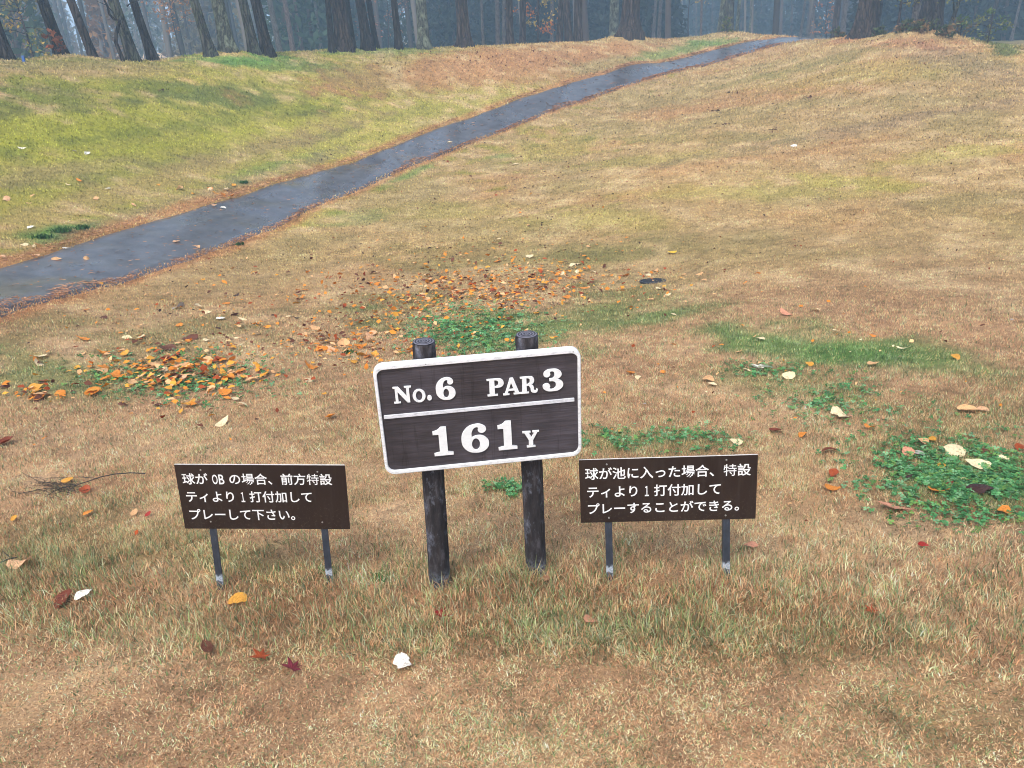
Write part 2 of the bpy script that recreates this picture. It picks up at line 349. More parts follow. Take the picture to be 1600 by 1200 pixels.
rr = pm.n('MapRange'); rr.inputs['From Min'].default_value = .38; rr.inputs['From Max'].default_value = .62; rr.inputs['To Min'].default_value = .2; rr.inputs['To Max'].default_value = .42
pm.l(a2.outputs['Fac'], rr.inputs['Value']); pm.l(rr.outputs[0], pm.b.inputs['Roughness']); pm.set(Specular__IOR__Level=.7, Coat__Weight=.5, Coat__Roughness=.2); pm.bump(a1.outputs['Fac'], .16, .004)
path = link('path', np_mesh('path', PV.reshape(-1, 3), PF, None, True), None, pm.m); tag(path, 'wet dark asphalt cart path climbing to the wood', kind='structure')

# ------------------------------------------------------------------ bark and foliage materials
def bark_mat(name, dark, mid, light, lichen=None, scale=1.0):
    m = NM(name); co = m.coords('Object', (9*scale, 9*scale, 1.6*scale)); a = m.noise(2.2, 6, .7, vec=co); v = m.n('TexVoronoi', Scale=2.4, _feature='DISTANCE_TO_EDGE'); m.l(co, v.inputs['Vector'])
    r = m.ramp(a.outputs['Fac'], [(.28, dark), (.5, mid), (.72, light)]); col = r.outputs[0]
    cr = m.ramp(v.outputs['Distance'], [(0, (.35, .35, .35)), (.16, (1, 1, 1))]); col = m.mixc(.8, col, cr.outputs[0], 'MULTIPLY')
    if lichen is not None:
        b = m.noise(5, 5, .65, vec=m.coords('Object', (1, 1, .6))); f = m.ramp(b.outputs['Fac'], [(.48, (0, 0, 0)), (.62, (.8, .8, .8))]); col = m.mixc(f.outputs[0], col, lichen)
    m.l(col, m.b.inputs['Base Color']); m.set(Roughness=.9, Specular__IOR__Level=.2)
    ad = m.n('Math', _operation='ADD'); m.l(a.outputs['Fac'], ad.inputs[0]); m.l(cr.outputs[0], ad.inputs[1]); m.bump(ad.outputs[0], 1.0, .08); return m.m
BARK = {'dark': bark_mat('dark_bark', (.010, .008, .008), (.032, .026, .024), (.10, .085, .078), scale=.5),
        'brown': bark_mat('brown_bark', (.016, .012, .010), (.055, .040, .034), (.15, .11, .095), scale=.42),
        'grey': bark_mat('grey_bark', (.022, .02, .019), (.06, .056, .05), (.13, .122, .11), lin(96, 102, 84), scale=.55),
        'lichen': bark_mat('lichen_bark', (.05, .05, .042), (.12, .125, .1), (.22, .23, .19), lin(150, 158, 136)),
        'pale': bark_mat('pale_bark', (.07, .062, .06), (.15, .135, .13), (.24, .22, .21)),
        'pink': bark_mat('pinkish_bark', (.09, .06, .05), (.2, .14, .12), (.3, .21, .18))}
def attr_mat(name, rough=.75, spec=.25, trans=.0):
    m = NM(name); a = m.n('VertexColor', _layer_name='Col'); m.l(a.outputs[0], m.b.inputs['Base Color']); m.set(Roughness=rough, Specular__IOR__Level=spec)
    if trans:
        t = m.n('BsdfTranslucent'); m.l(a.outputs[0], t.inputs[0]); mx = m.n('MixShader', Fac=trans); m.l(m.b.outputs[0], mx.inputs[1]); m.l(t.outputs[0], mx.inputs[2]); m.l(mx.outputs[0], m.out.inputs['Surface'])
    return m.m
FOLI = attr_mat('foliage', .7, .25, .3); GRASS = attr_mat('grass_blades', .75, .2, .22); DEAD = attr_mat('dry_litter', .8, .2, .1)

def cards(P, Nrm, size, cols, aspect=.55, r=rng):        # leaf-shaped quads (rhombus) at P
    n = len(P); d = r.normal(size=(n, 3)); d /= np.linalg.norm(d, axis=1)[:, None]
    s = np.cross(d, Nrm); s /= (np.linalg.norm(s, axis=1)[:, None]+1e-9); size = np.broadcast_to(size, n)[:, None]
    V = np.stack([P-d*size, P+s*size*aspect, P+d*size, P-s*size*aspect], 1).reshape(-1, 3)
    Fc = np.arange(4*n).reshape(n, 4); return V, Fc, np.repeat(cols, 4, 0)

def tube(pts, rad, sides=6):
    pts = np.asarray(pts, float); n = len(pts); rad = np.broadcast_to(rad, n); t = np.gradient(pts, axis=0); t /= np.linalg.norm(t, axis=1)[:, None]+1e-9
    ref = np.where(np.abs(t[:, 2:3]) > .9, np.array([[1., 0, 0]]), np.array([[0, 0, 1.]])); a = np.cross(t, ref); a /= np.linalg.norm(a, axis=1)[:, None]; b = np.cross(t, a)
    th = np.linspace(0, 2*np.pi, sides, endpoint=False)
    V = pts[:, None]+rad[:, None, None]*(np.cos(th)[None, :, None]*a[:, None]+np.sin(th)[None, :, None]*b[:, None])
    i = np.arange(n*sides).reshape(n, sides); j = np.roll(i, -1, 1)
    return V.reshape(-1, 3), np.stack([i[:-1].ravel(), j[:-1].ravel(), j[1:].ravel(), i[1:].ravel()], 1)

def merge(parts):
    Vs, Fs, Cs, o = [], [], [], 0
    for p in parts:
        Vs.append(p[0]); Fs.append(p[1]+o); o += len(p[0])
        if len(p) > 2: Cs.append(p[2])
    return np.vstack(Vs), np.vstack(Fs), (np.vstack(Cs) if Cs else None)

# crowns carried high over the ridge by the tall trees (shared by copies)
def crown_mesh(name, seed, col, n=420, R=2.4, Hc=7.0):
    r = np.random.default_rng(seed); P = []
    for k in range(46):
        h = (k+.5)/46; a = r.uniform(0, 6.28); L = R*(1-.75*h)*r.uniform(.6, 1.1); t = r.uniform(.25, 1, n//46)
        c = np.stack([np.cos(a)*L*t, np.sin(a)*L*t, h*Hc-.25*L*t*t], 1)+r.normal(size=(len(t), 3))*.16; P.append(c)
    P = np.vstack(P); cols = np.asarray(col)*r.uniform(.6, 1.4, (len(P), 1)); V, Fc, C = cards(P, r.normal(size=(len(P), 3)), r.uniform(.10, .22, len(P)), cols, .4, r)
    return np_mesh(name, V, Fc, C)
CROWNS = [crown_mesh('crown_a', 1, lin(70, 84, 52)), crown_mesh('crown_b', 2, lin(120, 100, 54)), crown_mesh('crown_c', 3, lin(60, 78, 56))]
for c in CROWNS: c.materials.append(FOLI)

def trunk_mesh(name, L, r, lean, seed, bend=.0, flare=.55, sides=22):
    hs_ = np.r_[-.35, 0, .06, .14, .25, .4, .6, .85, 1.2, np.linspace(1.6, L, 22)]; n = len(hs_)
    th = np.linspace(0, 2*np.pi, sides, endpoint=False); rg = np.random.default_rng(seed); ph = rg.uniform(0, 6.28, 4)
    rad = r*(1-.62*np.clip(hs_/L, 0, 1))+r*flare*np.exp(-np.clip(hs_, 0, None)/.32)
    root = 1+.16*np.exp(-np.clip(hs_, 0, None)/.3)[:, None]*np.cos(5*th[None]+ph[0])+.03*np.sin(7*th[None]+ph[1]+hs_[:, None]*.8)+.05*(fbm(np.tile(th*2.2, (n, 1))+seed, np.tile(hs_[:, None]*1.5, (1, sides)), seed, 3)-.5)
    R_ = rad[:, None]*root; cx = lean[0]*hs_+bend*np.sin(hs_*.5+ph[2])-bend*np.sin(ph[2]); cy = lean[1]*hs_
    V = np.stack([cx[:, None]+R_*np.cos(th), cy[:, None]+R_*np.sin(th), np.repeat(hs_[:, None], sides, 1)], -1).reshape(-1, 3)
    i = np.arange(n*sides).reshape(n, sides); j = np.roll(i, -1, 1); return np_mesh(name, V, np.stack([i[:-1].ravel(), j[:-1].ravel(), j[1:].ravel(), i[1:].ravel()], 1), None, True)

# u, v of the foot, u where the trunk leaves the picture at its top edge, width px, distance m, bark, label
TREES = [
 (13, 94, -4, 14, 21.8, 'dark', 'dark slender trunk at the far left end of the ridge', None),
 (97, 90, 79, 16, 22.4, 'dark', 'dark leaning trunk with a brown leafed sapling at its foot', None),
 (150, 95, 126, 13, 25.0, 'brown', 'hazy purplish trunk leaning left behind the ridge edge', None),
 (210, 97, 190, 16, 22.5, 'grey', 'grey leaning trunk with a crooked bare sapling on its left', None),
 (240, 96, 220, 12.5, 22.8, 'dark', 'narrow blackish trunk with flared foot, just right of the crooked sapling', None),
 (330, 89, 313, 14, 23.2, 'grey', 'olive grey leaning trunk at the left end of the green mound', None),
 (358, 85, 346, 20, 23.6, 'lichen', 'thick pale lichen covered trunk standing on the green mound', None),
 (398, 83, 386, 14.5, 23.9, 'grey', 'grey barked trunk at the right side of the green mound, close to a darker one', None),
 (418, 83, 407, 16, 24.0, 'dark', 'dark brown trunk with wide flared foot at right end of the green mound', None),
 (439, 84, 428, 9, 40, 'pale', 'pale bluish trunk in haze just right of the green mound', None),
 (459, 84, 450, 8, 45, 'pink', 'pinkish pale slim trunk in haze before a dark evergreen', None),
 (474, 84, 466, 5.5, 46, 'pink', 'thinnest pinkish trunk in haze before a dark evergreen', None),
 (518, 76, 517, 9, 25.6, 'dark', 'dark furrowed trunk pressed against the left of a thick brown one', None),
 (538, 76, 531, 22, 25.9, 'brown', 'thick brown trunk left of the needle covered slope', None),
 (553, 78, 545, 8, 27.5, 'dark', 'thin dark trunk half hidden behind a thick brown one', None),
 (575, 76, 565, 15, 26.2, 'dark', 'black furrowed trunk with pale streaks in its bark', None),
 (588, 76, 579, 8.5, 26.8, 'dark', 'thin dark trunk close behind the black furrowed one', None),
 (624, 79, 618, 10, 26.4, 'dark', 'lone slim dark trunk with flared foot above the needle slope', None),
 (663, 76, 659, 17, 26.8, 'lichen', 'pale green grey trunk with lichen and broad flared foot', None),
 (726, 73, 721, 19, 27.2, 'brown', 'dark reddish brown trunk with deep bark before the hazy clearing', None),
 (755, 73, 752, 4.5, 39, 'pale', 'very thin pale trunk before the dark evergreen', None),
 (778, 73, 777, 7, 37, 'pale', 'pale hazy trunk, left one of a close pair', None),
 (787, 73, 787, 6, 38, 'pale', 'pale hazy trunk, right one of a close pair', None),
 (797, 73, 795, 11, 30, 'brown', 'dull brown trunk beside a pair of pale hazy trunks', None),
 (816, 72, 817, 10, 33, 'brown', 'upright dark trunk left of the yellow leafed small tree', None),
 (862, 69, 861, 6, 40, 'pale', 'slim grey trunk behind the yellow leafed small tree', None),
 (873, 69, 875, 10, 32, 'brown', 'brown trunk, leftmost of three close together', None),
 (889, 68, 883, 11, 31, 'brown', 'brown leaning trunk, middle of three close together', None),
 (903, 68, 902, 13, 31, 'brown', 'brown trunk, rightmost of three close together', None),
 (958, 63, 957, 15, 36, 'lichen', 'smooth pale green trunk behind the big one on the mound', None),
 (983, 57, 983, 28, 29.3, 'brown', 'big deeply furrowed trunk on its own small needle mound', None),
 (1020, 63, 1020, 5, 42, 'pale', 'thin pale trunk, left of two beside the big furrowed one', None),
 (1029, 63, 1029, 6, 40, 'pale', 'thin pale trunk, right of two beside the big furrowed one', None),
 (1095, 61, 1092, 3.6, 45, 'pink', 'thin pinkish trunk before dark conifers left of the path bend', None),
 (1124, 56, 1126, 9, 34, 'lichen', 'mossy trunk leaning slightly right beside the path bend', None),
 (1137, 56, 1136, 15, 33, 'grey', 'grey trunk behind a small green bush at the path bend', None),
 (1150, 56, 1150, 5.5, 36, 'lichen', 'thin greenish trunk just right of the path bend trees', None),
 (1170, 56, 1170, 3, 45, 'lichen', 'thread thin greenish trunk above the end of the path', None),
 (1250, 53, 1251, 4, 45, 'pale', 'thin pale trunk, left of two beyond the path end', None),
 (1263, 53, 1266, 4, 45, 'pale', 'thin pale trunk, right of two beyond the path end', None),
 (1303, 53, 1303, 10, 38, 'brown', 'hazy purplish trunk left of the big right hand pine', None),
 (1316, 53, 1315, 8, 42, 'pale', 'faint grey trunk squeezed before the big right hand pine', None),
 (1348, 52, 1350, 31, 27, 'brown', 'massive furrowed pine trunk, left one of the right hand hilltop pair', None),
 (1366, 52, 1368, 9, 31, 'dark', 'black narrow trunk touching the massive pine on its right', None),
 (1427, 48, 1427, 13, 28.5, 'pale', 'pale trunk pressed against the dark hilltop pine', None),
 (1450, 50, 1451, 31, 26.2, 'dark', 'massive dark pine trunk on the heathery hilltop at right', None),
 (1540, 60, 1552, 6, 42, 'dark', 'dark thin trunk leaning right in the far right wood', None),
 (1580, 60, 1584, 4, 46, 'pale', 'thin hazy trunk near the right edge of the wood', None)]
for k, (u, v, ut, w, D, bk, lab, _) in enumerate(TREES):
    D = far_d(u, D)
    q = at_dist(np.array(float(u)), np.array(float(v)), np.array(float(D))); B = np.array([q[0], q[1], float(tz(q[0], q[1]))])
    dep = (q-CAM)@FW; rr_ = ray(np.array(float(ut)), np.array(0.)); Tp = CAM+rr_*dep/(rr_@FW)
    hgt = max(Tp[2]-B[2], .8); q2 = q; lean = np.array([(Tp[0]-q2[0])/max(Tp[2]-q2[2], .5), 0]); lean[0] = np.clip(lean[0], -.32, .2)
    rad = w*dep/FPX/2; L = 15+3*random.random() if w > 7 else 12
    root = empty('pine_tree' if bk in ('dark', 'brown') else 'tree', B); tag(root, lab, 'tree', 'trunks standing along and behind the ridge')
    link('trunk', trunk_mesh('trunk', L, rad, lean, k+5, bend=.05*random.uniform(-1, 1)), root, BARK[bk])
    c = link('crown', CROWNS[k % 3], root); s = .75+.5*random.random(); c.scale = (s, s, s); c.location = (lean[0]*(L-6.5), 0, L-6.5); c.rotation_euler.z = random.uniform(0, 6.28)

# ------------------------------------------------------------------ smaller trees, saplings and bushes with foliage
def small_tree(name, u, v, D, Hh, R, cols, n, label, cat='tree', trunk_r=.05, base=.15, leaf=.06, lean=(0, 0), droop=.0, bark='brown', squash=1.0, group=None, seed=0, nb=14):
    D = far_d(u, D); r = np.random.default_rng(seed+100); q = at_dist(np.array(float(u)), np.array(float(v)), np.array(float(D))); B = np.array([q[0], q[1], float(tz(q[0], q[1]))])
    root = empty(name, B); tag(root, label, cat, group); parts = []
    pts = np.array([[lean[0]*h+.03*Hh*math.sin(h*4/Hh+seed), lean[1]*h, h] for h in np.linspace(-.1, Hh*.92, 9)]); parts.append(tube(pts, np.linspace(trunk_r, trunk_r*.25, 9), 7)); P = []; Cc = []
    for k in range(nb):
        h = base*Hh+(Hh*.95-base*Hh)*(k+.5)/nb; a = r.uniform(0, 6.28); L = R*r.uniform(.55, 1.1)*(1-.5*(k/nb)**2); s = np.linspace(0, 1, 6)
        o = np.array([lean[0]*h, lean[1]*h, h]); br = o+np.stack([np.cos(a)*L*s, np.sin(a)*L*s, L*(.45*s-(.3+droop)*s*s)], 1)+np.cumsum(r.normal(size=(6, 3))*.03*L, 0); parts.append(tube(br, np.linspace(trunk_r*.35, .004, 6), 4))
        m = max(2, n//nb); t = r.uniform(.3, 1.05, m); c = np.stack([np.interp(t, s, br[:, j]) for j in range(3)], 1)+r.normal(size=(m, 3))*np.array([.16, .16, .12*squash])*L; P.append(c)
        base_c = np.asarray(cols)[r.integers(0, len(cols))]; Cc.append(base_c*r.uniform(.6, 1.35, (m, 1)))
    V, Fc, _ = merge(parts); link('trunk', np_mesh('trunk', V, Fc, None, True), root, BARK[bark])
    P = np.vstack(P); Cc = np.vstack(Cc); V, Fc, C = cards(P, r.normal(size=P.shape), leaf*r.uniform(.6, 1.3, len(P)), Cc, .55, r); link('crown', np_mesh('crown', V, Fc, C), root, FOLI); return root
OR, YE, BRN, GRN, YGN = lin(196, 120, 50), lin(200, 168, 80), lin(150, 84, 52), lin(58, 84, 50), lin(128, 138, 70)
small_tree('larch_sapling', 48, 96, 31, 3.6, 1.5, [YE*.8, YGN*.8, lin(120, 116, 70)], 500, 'yellowing sapling with drooping branches at left edge of the wood', base=.1, droop=.5, leaf=.07, seed=1)
small_tree('oak_sapling', 90, 91, 21.9, .6, .22, [BRN*.8, lin(150, 92, 64), lin(112, 70, 52)], 90, 'small brown leafed sapling at the foot of a dark trunk', leaf=.06, trunk_r=.02, seed=2, nb=9)
small_tree('beech_tree', 285, 90, 44, 5.5, 2.2, [lin(170, 116, 62), lin(150, 112, 70)], 700, 'hazy orange brown leafed tree behind the left ridge', leaf=.09, base=.3, seed=3)
small_tree('maple_tree', 845, 75, 35, 3.6, 1.5, [OR, YE, lin(170, 150, 70)], 420, 'small tree with yellow and orange leaves behind the needle slope', leaf=.08, base=.15, seed=4, trunk_r=.06)
small_tree('maple_tree', 610, 80, 48, 4.5, 2.0, [lin(170, 110, 80), lin(150, 116, 84)], 260, 'pale orange leafed tree faint in the hazy clearing', leaf=.08, base=.2, seed=5)
small_tree('chestnut_tree', 1400, 58, 28, 3.2, 1.3, [YGN, lin(108, 112, 56), lin(150, 140, 70)], 420, 'small tree with yellow green leaves between the two hilltop pines', leaf=.075, base=.35, seed=6, trunk_r=.06)
small_tree('rowan_tree', 1476, 54, 27, 2.6, 1.2, [lin(188, 96, 50), lin(110, 112, 60), lin(100, 104, 60)], 240, 'leaning small tree with orange red leaves right of the hilltop pine', leaf=.06, lean=(.3, 0), base=.3, bark='grey', seed=7, trunk_r=.09)
small_tree('young_fir', 1135, 57, 31.6, .75, .28, [lin(70, 92, 40), lin(110, 112, 50)], 150, 'small dark green bush beside the bend of the path', 'bush', leaf=.055, trunk_r=.02, seed=8, base=.05)
small_tree('maple_tree', 1291, 57, 44, 2.6, 1.0, [lin(180, 120, 80), lin(170, 130, 90)], 220, 'small pale orange tree beyond the end of the path', leaf=.08, base=.1, seed=9)
small_tree('maple_tree', 1078, 64, 46, 4.5, 1.1, [YE, lin(190, 150, 70)], 200, 'slim yellow leafed tree hanging over the dark wood near the path', leaf=.08, base=.5, seed=10)
small_tree('bush', 1545, 66, 27.0, 1.0, .7, [lin(92, 112, 66), lin(120, 124, 78)], 260, 'green bush on the right shoulder of the hilltop', 'bush', leaf=.05, trunk_r=.02, base=.05, seed=11)
small_tree('bush', 1500, 58, 26.6, .55, .55, [lin(84, 104, 56), lin(110, 96, 66)], 220, 'low bush just right of the leaning orange leafed tree', 'bush', leaf=.05, trunk_r=.02, base=.05, seed=12)
for k, (u, v, D, w_, lab) in enumerate(((1415, 56, 25.6, .7, 'heathery tussock at the left foot of the dark hilltop pine'), (1442, 52, 25.4, .8, 'dark green heathery tussock before the dark hilltop pine'), (1478, 56, 25.4, .8, 'brownish heathery tussock at the right foot of the dark hilltop pine'), (1375, 56, 26.4, .5, 'low tussock right of the massive furrowed pine'), (1310, 55, 27, .4, 'low rusty tussock left of the massive furrowed pine'))):
    small_tree('tussock', u, v, D, .32, w_*.6, [lin(88, 92, 56), lin(130, 104, 70), lin(76, 88, 52)], 260, lab, 'tussock', leaf=.06, trunk_r=.012, base=.02, seed=20+k, group='tussocks on the hilltop')
# crooked bare sapling
q = at_dist(np.array(192.), np.array(95.), np.array(far_d(192, 22.3))); B = np.array([q[0], q[1], float(tz(q[0], q[1]))]); root = empty('bare_sapling', B); tag(root, 'crooked bare sapling with a forked dark stem beside the grey leaning trunk', 'sapling')
def loc_at(u, v): 
    d = ray(np.array(float(u)), np.array(float(v))); return CAM+d*(far_d(192, 22.1)/math.hypot(d[0], d[1]))-B
main = np.array([[0, 0, -.1]]+[list(loc_at(*p)) for p in ((188, 84), (181, 66), (182, 52), (184, 42), (187, 32), (178, 30), (171, 22), (168, 10), (162, -2), (157, -20))]); main[0] = [main[1][0]+.05, main[1][1], -.05]
V, Fc = tube(main, np.linspace(.055, .02, len(main)), 7); link('stem', np_mesh('stem', V, Fc, None, True), root, BARK['dark'])
br = np.array([list(loc_at(*p)) for p in ((182, 31), (176, 18), (166, 8), (152, 2))]); V, Fc = tube(br, [.018, .014, .01, .006], 5); link('branch', np_mesh('branch', V, Fc), root, BARK['dark'])
br = np.array([list(loc_at(*p)) for p in ((198, 10), (203, 6), (210, 3), (218, 0))]); V, Fc = tube(br, [.02, .014, .012, .01], 5); link('branch', np_mesh('branch', V, Fc), root, BARK['dark'])

# ------------------------------------------------------------------ the far wood, which reads as one mass
def far_wood():
    r = np.random.default_rng(5); parts = []; tr = []
    spots = []
    for k in range(120):                                           # dark conifers, thick towards the right
        a = math.radians(-4+42*(k % 60+r.random())/60); D = r.uniform(56, 68) if k < 60 else r.uniform(68, 84); hh = r.uniform(5.2, 7)
        if .22 < a < .42: D, hh = r.uniform(80, 105), r.uniform(7, 8.5)
        spots.append((a, D, hh, lin(36, 50, 42)))
    for k in range(16):
        a = math.radians(r.uniform(-14, -4)); D = r.uniform(62, 100); spots.append((a, D, r.uniform(6, 8), lin(50, 66, 54)))
    for k in range(34):
        a = math.radians(r.uniform(-40, -14)); D = r.uniform(80, 130); spots.append((a, D, r.uniform(7, 9), [lin(70, 84, 66), lin(128, 104, 70), lin(110, 104, 84)][r.integers(0, 3)]))
    for k in range(7):
        a = math.radians(r.uniform(-13.5, -10)); D = r.uniform(52, 62); spots.append((a, D, r.uniform(8, 12), lin(60, 80, 60)))
    for k in range(12):
        a = math.radians(r.uniform(-38, -29)); D = r.uniform(40, 60); spots.append((a, D, r.uniform(5, 9), [lin(70, 88, 62), lin(120, 112, 66), lin(136, 118, 70)][r.integers(0, 3)]))
    for k in range(16):
        a = math.radians(r.uniform(-30, -8)); D = r.uniform(60, 90); spots.append((a, D, r.uniform(6, 9), [lin(150, 112, 70), lin(130, 116, 76), lin(112, 100, 76)][r.integers(0, 3)]))
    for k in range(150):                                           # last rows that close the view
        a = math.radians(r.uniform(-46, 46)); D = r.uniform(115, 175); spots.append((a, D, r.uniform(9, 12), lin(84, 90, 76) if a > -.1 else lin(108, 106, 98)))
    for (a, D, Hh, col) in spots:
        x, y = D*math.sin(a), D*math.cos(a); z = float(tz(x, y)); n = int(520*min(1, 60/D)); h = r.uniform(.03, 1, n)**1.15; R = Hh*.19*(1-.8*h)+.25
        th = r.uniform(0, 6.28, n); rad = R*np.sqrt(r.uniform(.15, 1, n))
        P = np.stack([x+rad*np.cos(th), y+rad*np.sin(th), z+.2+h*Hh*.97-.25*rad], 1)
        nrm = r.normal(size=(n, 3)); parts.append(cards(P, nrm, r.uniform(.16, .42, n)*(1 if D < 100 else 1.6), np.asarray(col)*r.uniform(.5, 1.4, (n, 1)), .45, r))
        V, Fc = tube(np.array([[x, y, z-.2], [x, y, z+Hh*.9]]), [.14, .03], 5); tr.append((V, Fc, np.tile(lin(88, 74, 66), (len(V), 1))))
    for k in range(150):                                            # slender bare stems deep in the wood
        a = math.radians(r.uniform(-40, 40) if k % 3 else r.uniform(-36, 0)); D = r.uniform(48, 100); x, y = D*math.sin(a), D*math.cos(a); z = float(tz(x, y)); R = r.uniform(.09, .2); ln = r.uniform(-.05, .03)
        V, Fc = tube(np.array([[x, y, z-.2], [x+ln*14, y, z+14]]), [R, R*.5], 6); tr.append((V, Fc, np.tile(lin(*[(96, 84, 78), (124, 116, 110), (70, 64, 60)][r.integers(0, 3)]), (len(V), 1))))
    V, Fc, C = merge(parts+tr); o = link('far_wood', np_mesh('far_wood', V, Fc, C), None, FOLI)
    tag(o, 'dim blue hazy wood of conifers and bare trees behind the ridge', 'wood', kind='stuff')
far_wood()

# ------------------------------------------------------------------ sign materials
def panel_mat():
    m = NM('stained_wood_panel'); g = m.coords('Object', (2.2, 26, 26)); a = m.noise(3, 8, .7, vec=g); w = m.n('TexWave', Scale=2.6, Distortion=7, Detail=4, _bands_direction='Y'); w.inputs['Detail Scale'].default_value = 1.6
    m.l(m.coords('Object', (1.2, 13, 13)), w.inputs['Vector'])
    big = m.noise(5, 4, .6, vec=m.coords('Object', (1, .6, 1)))
    r = m.ramp(a.outputs['Fac'], [(.3, (.030, .026, .030)), (.5, (.046, .040, .046)), (.75, (.072, .064, .075))]); r2 = m.ramp(big.outputs['Fac'], [(.35, (.75, .72, .72)), (.65, (1.35, 1.35, 1.42))])
    col = m.mixc(1., r.outputs[0], r2.outputs[0], 'MULTIPLY')
    st = m.noise(7, 3, .5, vec=m.coords('Object', (6, .35, 1))); sr = m.ramp(st.outputs['Fac'], [(.60, (1, 1, 1)), (.64, (.68, .65, .65)), (.68, (1, 1, 1))]); col = m.mixc(1., col, sr.outputs[0], 'MULTIPLY')
    m.l(col, m.b.inputs['Base Color']); ad = m.n('Math', _operation='MULTIPLY_ADD'); m.l(w.outputs['Fac'], ad.inputs[0]); ad.inputs[1].default_value = .6; m.l(a.outputs['Fac'], ad.inputs[2])
    m.bump(ad.outputs[0], .18, .003); m.set(Roughness=.36, Specular__IOR__Level=.5); return m.m
def white_mat(name, base, dirt, rough=.45, amt=.5):
    m = NM(name); a = m.noise(38, 6, .7, vec=m.coords('Object', (1, 2, 1))); f = m.ramp(a.outputs['Fac'], [(.47, (0, 0, 0)), (.72, (amt,)*3)])
    m.l(m.mixc(f.outputs[0], base, dirt), m.b.inputs['Base Color']); m.set(Roughness=rough); m.bump(a.outputs['Fac'], .08, .001); return m.m
PANEL = panel_mat(); WHITE = white_mat('white_paint', (.80, .81, .83), (.36, .37, .40), amt=.75); LETTER = white_mat('white_letter', (.82, .83, .84), (.55, .56, .58), amt=.35)
BARW = white_mat('worn_white_bar', (.70, .71, .75), (.34, .34, .38), amt=.8)
def plate_mat():
    m = NM('dark_brown_plate'); a = m.noise(60, 5, .7, vec=m.coords('Object')); b = m.noise(3.5, 4, .6, vec=m.coords('Object', (1, .5, 1)))
    r = m.ramp(b.outputs['Fac'], [(.35, (.020, .011, .008)), (.65, (.031, .018, .013))]); f = m.ramp(a.outputs['Fac'], [(.70, (0, 0, 0)), (.8, (.5, .5, .5))]); col = m.mixc(f.outputs[0], r.outputs[0], (.09, .075, .065))
    tc = m.n('TexCoord'); sx = m.n('SeparateXYZ'); m.l(tc.outputs['Object'], sx.inputs[0]); mr = m.n('MapRange'); mr.inputs['From Min'].default_value = .02; mr.inputs['From Max'].default_value = -.14; m.l(sx.outputs['Y'], mr.inputs['Value'])
    sp = m.noise(95, 4, .8, vec=m.coords('Object')); sr = m.ramp(sp.outputs['Fac'], [(.56, (0, 0, 0)), (.66, (.55, .55, .55))]); mu = m.mixc(1., mr.outputs[0], sr.outputs[0], 'MULTIPLY'); col = m.mixc(mu, col, (.13, .10, .075))
    dn = m.noise(9, 4, .6, vec=m.coords('Object', (5, .5, 1))); dr = m.ramp(dn.outputs['Fac'], [(.5, (0, 0, 0)), (.75, (.35, .35, .35))]); col = m.mixc(dr.outputs[0], col, (.055, .042, .036)); m.l(col, m.b.inputs['Base Color'])
    m.set(Roughness=.38, Specular__IOR__Level=.35); return m.m
PLATE = plate_mat(); CORE = white_mat('pale_plate_edge', (.62, .6, .58), (.35, .33, .31)); PRINT = white_mat('white_print', (.80, .80, .80), (.6, .6, .58), amt=.25)
def post_mat():
    m = NM('charcoal_log'); co = m.coords('Object', (1, 1, .22)); a = m.noise(45, 6, .7, vec=co); b = m.noise(17, 5, .65, vec=m.coords('Object', (1, 1, .5))); c = m.noise(70, 4, .7, vec=m.coords('Object'))
    r = m.ramp(a.outputs['Fac'], [(.3, (.009, .008, .009)), (.52, (.032, .027, .029)), (.72, (.10, .092, .105))]); f = m.ramp(b.outputs['Fac'], [(.52, (0, 0, 0)), (.60, (.8, .8, .8))])
    lich = m.ramp(c.outputs['Fac'], [(.35, (.04, .043, .06)), (.7, (.2, .21, .26))]); col = m.mixc(f.outputs[0], r.outputs[0], lich.outputs[0])
    # old whitish paint splash round the foot
    tc = m.n('TexCoord'); sx = m.n('SeparateXYZ'); m.l(tc.outputs['Object'], sx.inputs[0]); mr = m.n('MapRange'); mr.inputs['From Min'].default_value = .10; mr.inputs['From Max'].default_value = .0; m.l(sx.outputs['Z'], mr.inputs['Value'])
    mu = m.n('Math', _operation='MULTIPLY'); m.l(mr.outputs[0], mu.inputs[0]); cf = m.ramp(c.outputs['Fac'], [(.4, (0, 0, 0)), (.62, (.8, .8, .8))]); m.l(cf.outputs[0], mu.inputs[1]); col = m.mixc(mu.outputs[0], col, (.24, .29, .36))
    m.l(col, m.b.inputs['Base Color']); m.set(Roughness=.8, Specular__IOR__Level=.3); m.bump(a.outputs['Fac'], .8, .006); return m.m
POST = post_mat()
def ring_mat():
    m = NM('log_end_rings'); tc = m.n('TexCoord'); mp = m.n('Mapping', Scale=(1, 1, 0)); m.l(tc.outputs['Object'], mp.inputs[0]); w = m.n('TexWave', Scale=34, Distortion=1.2, Detail=3, _wave_type='RINGS', _rings_direction='Z'); m.l(mp.outputs[0], w.inputs['Vector'])
    r = m.ramp(w.outputs['Fac'], [(.25, (.02, .018, .026)), (.7, (.15, .145, .18))]); m.l(r.outputs[0], m.b.inputs['Base Color']); m.bump(w.outputs['Fac'], .6, .003); m.set(Roughness=.6); return m.m
RINGS = ring_mat()
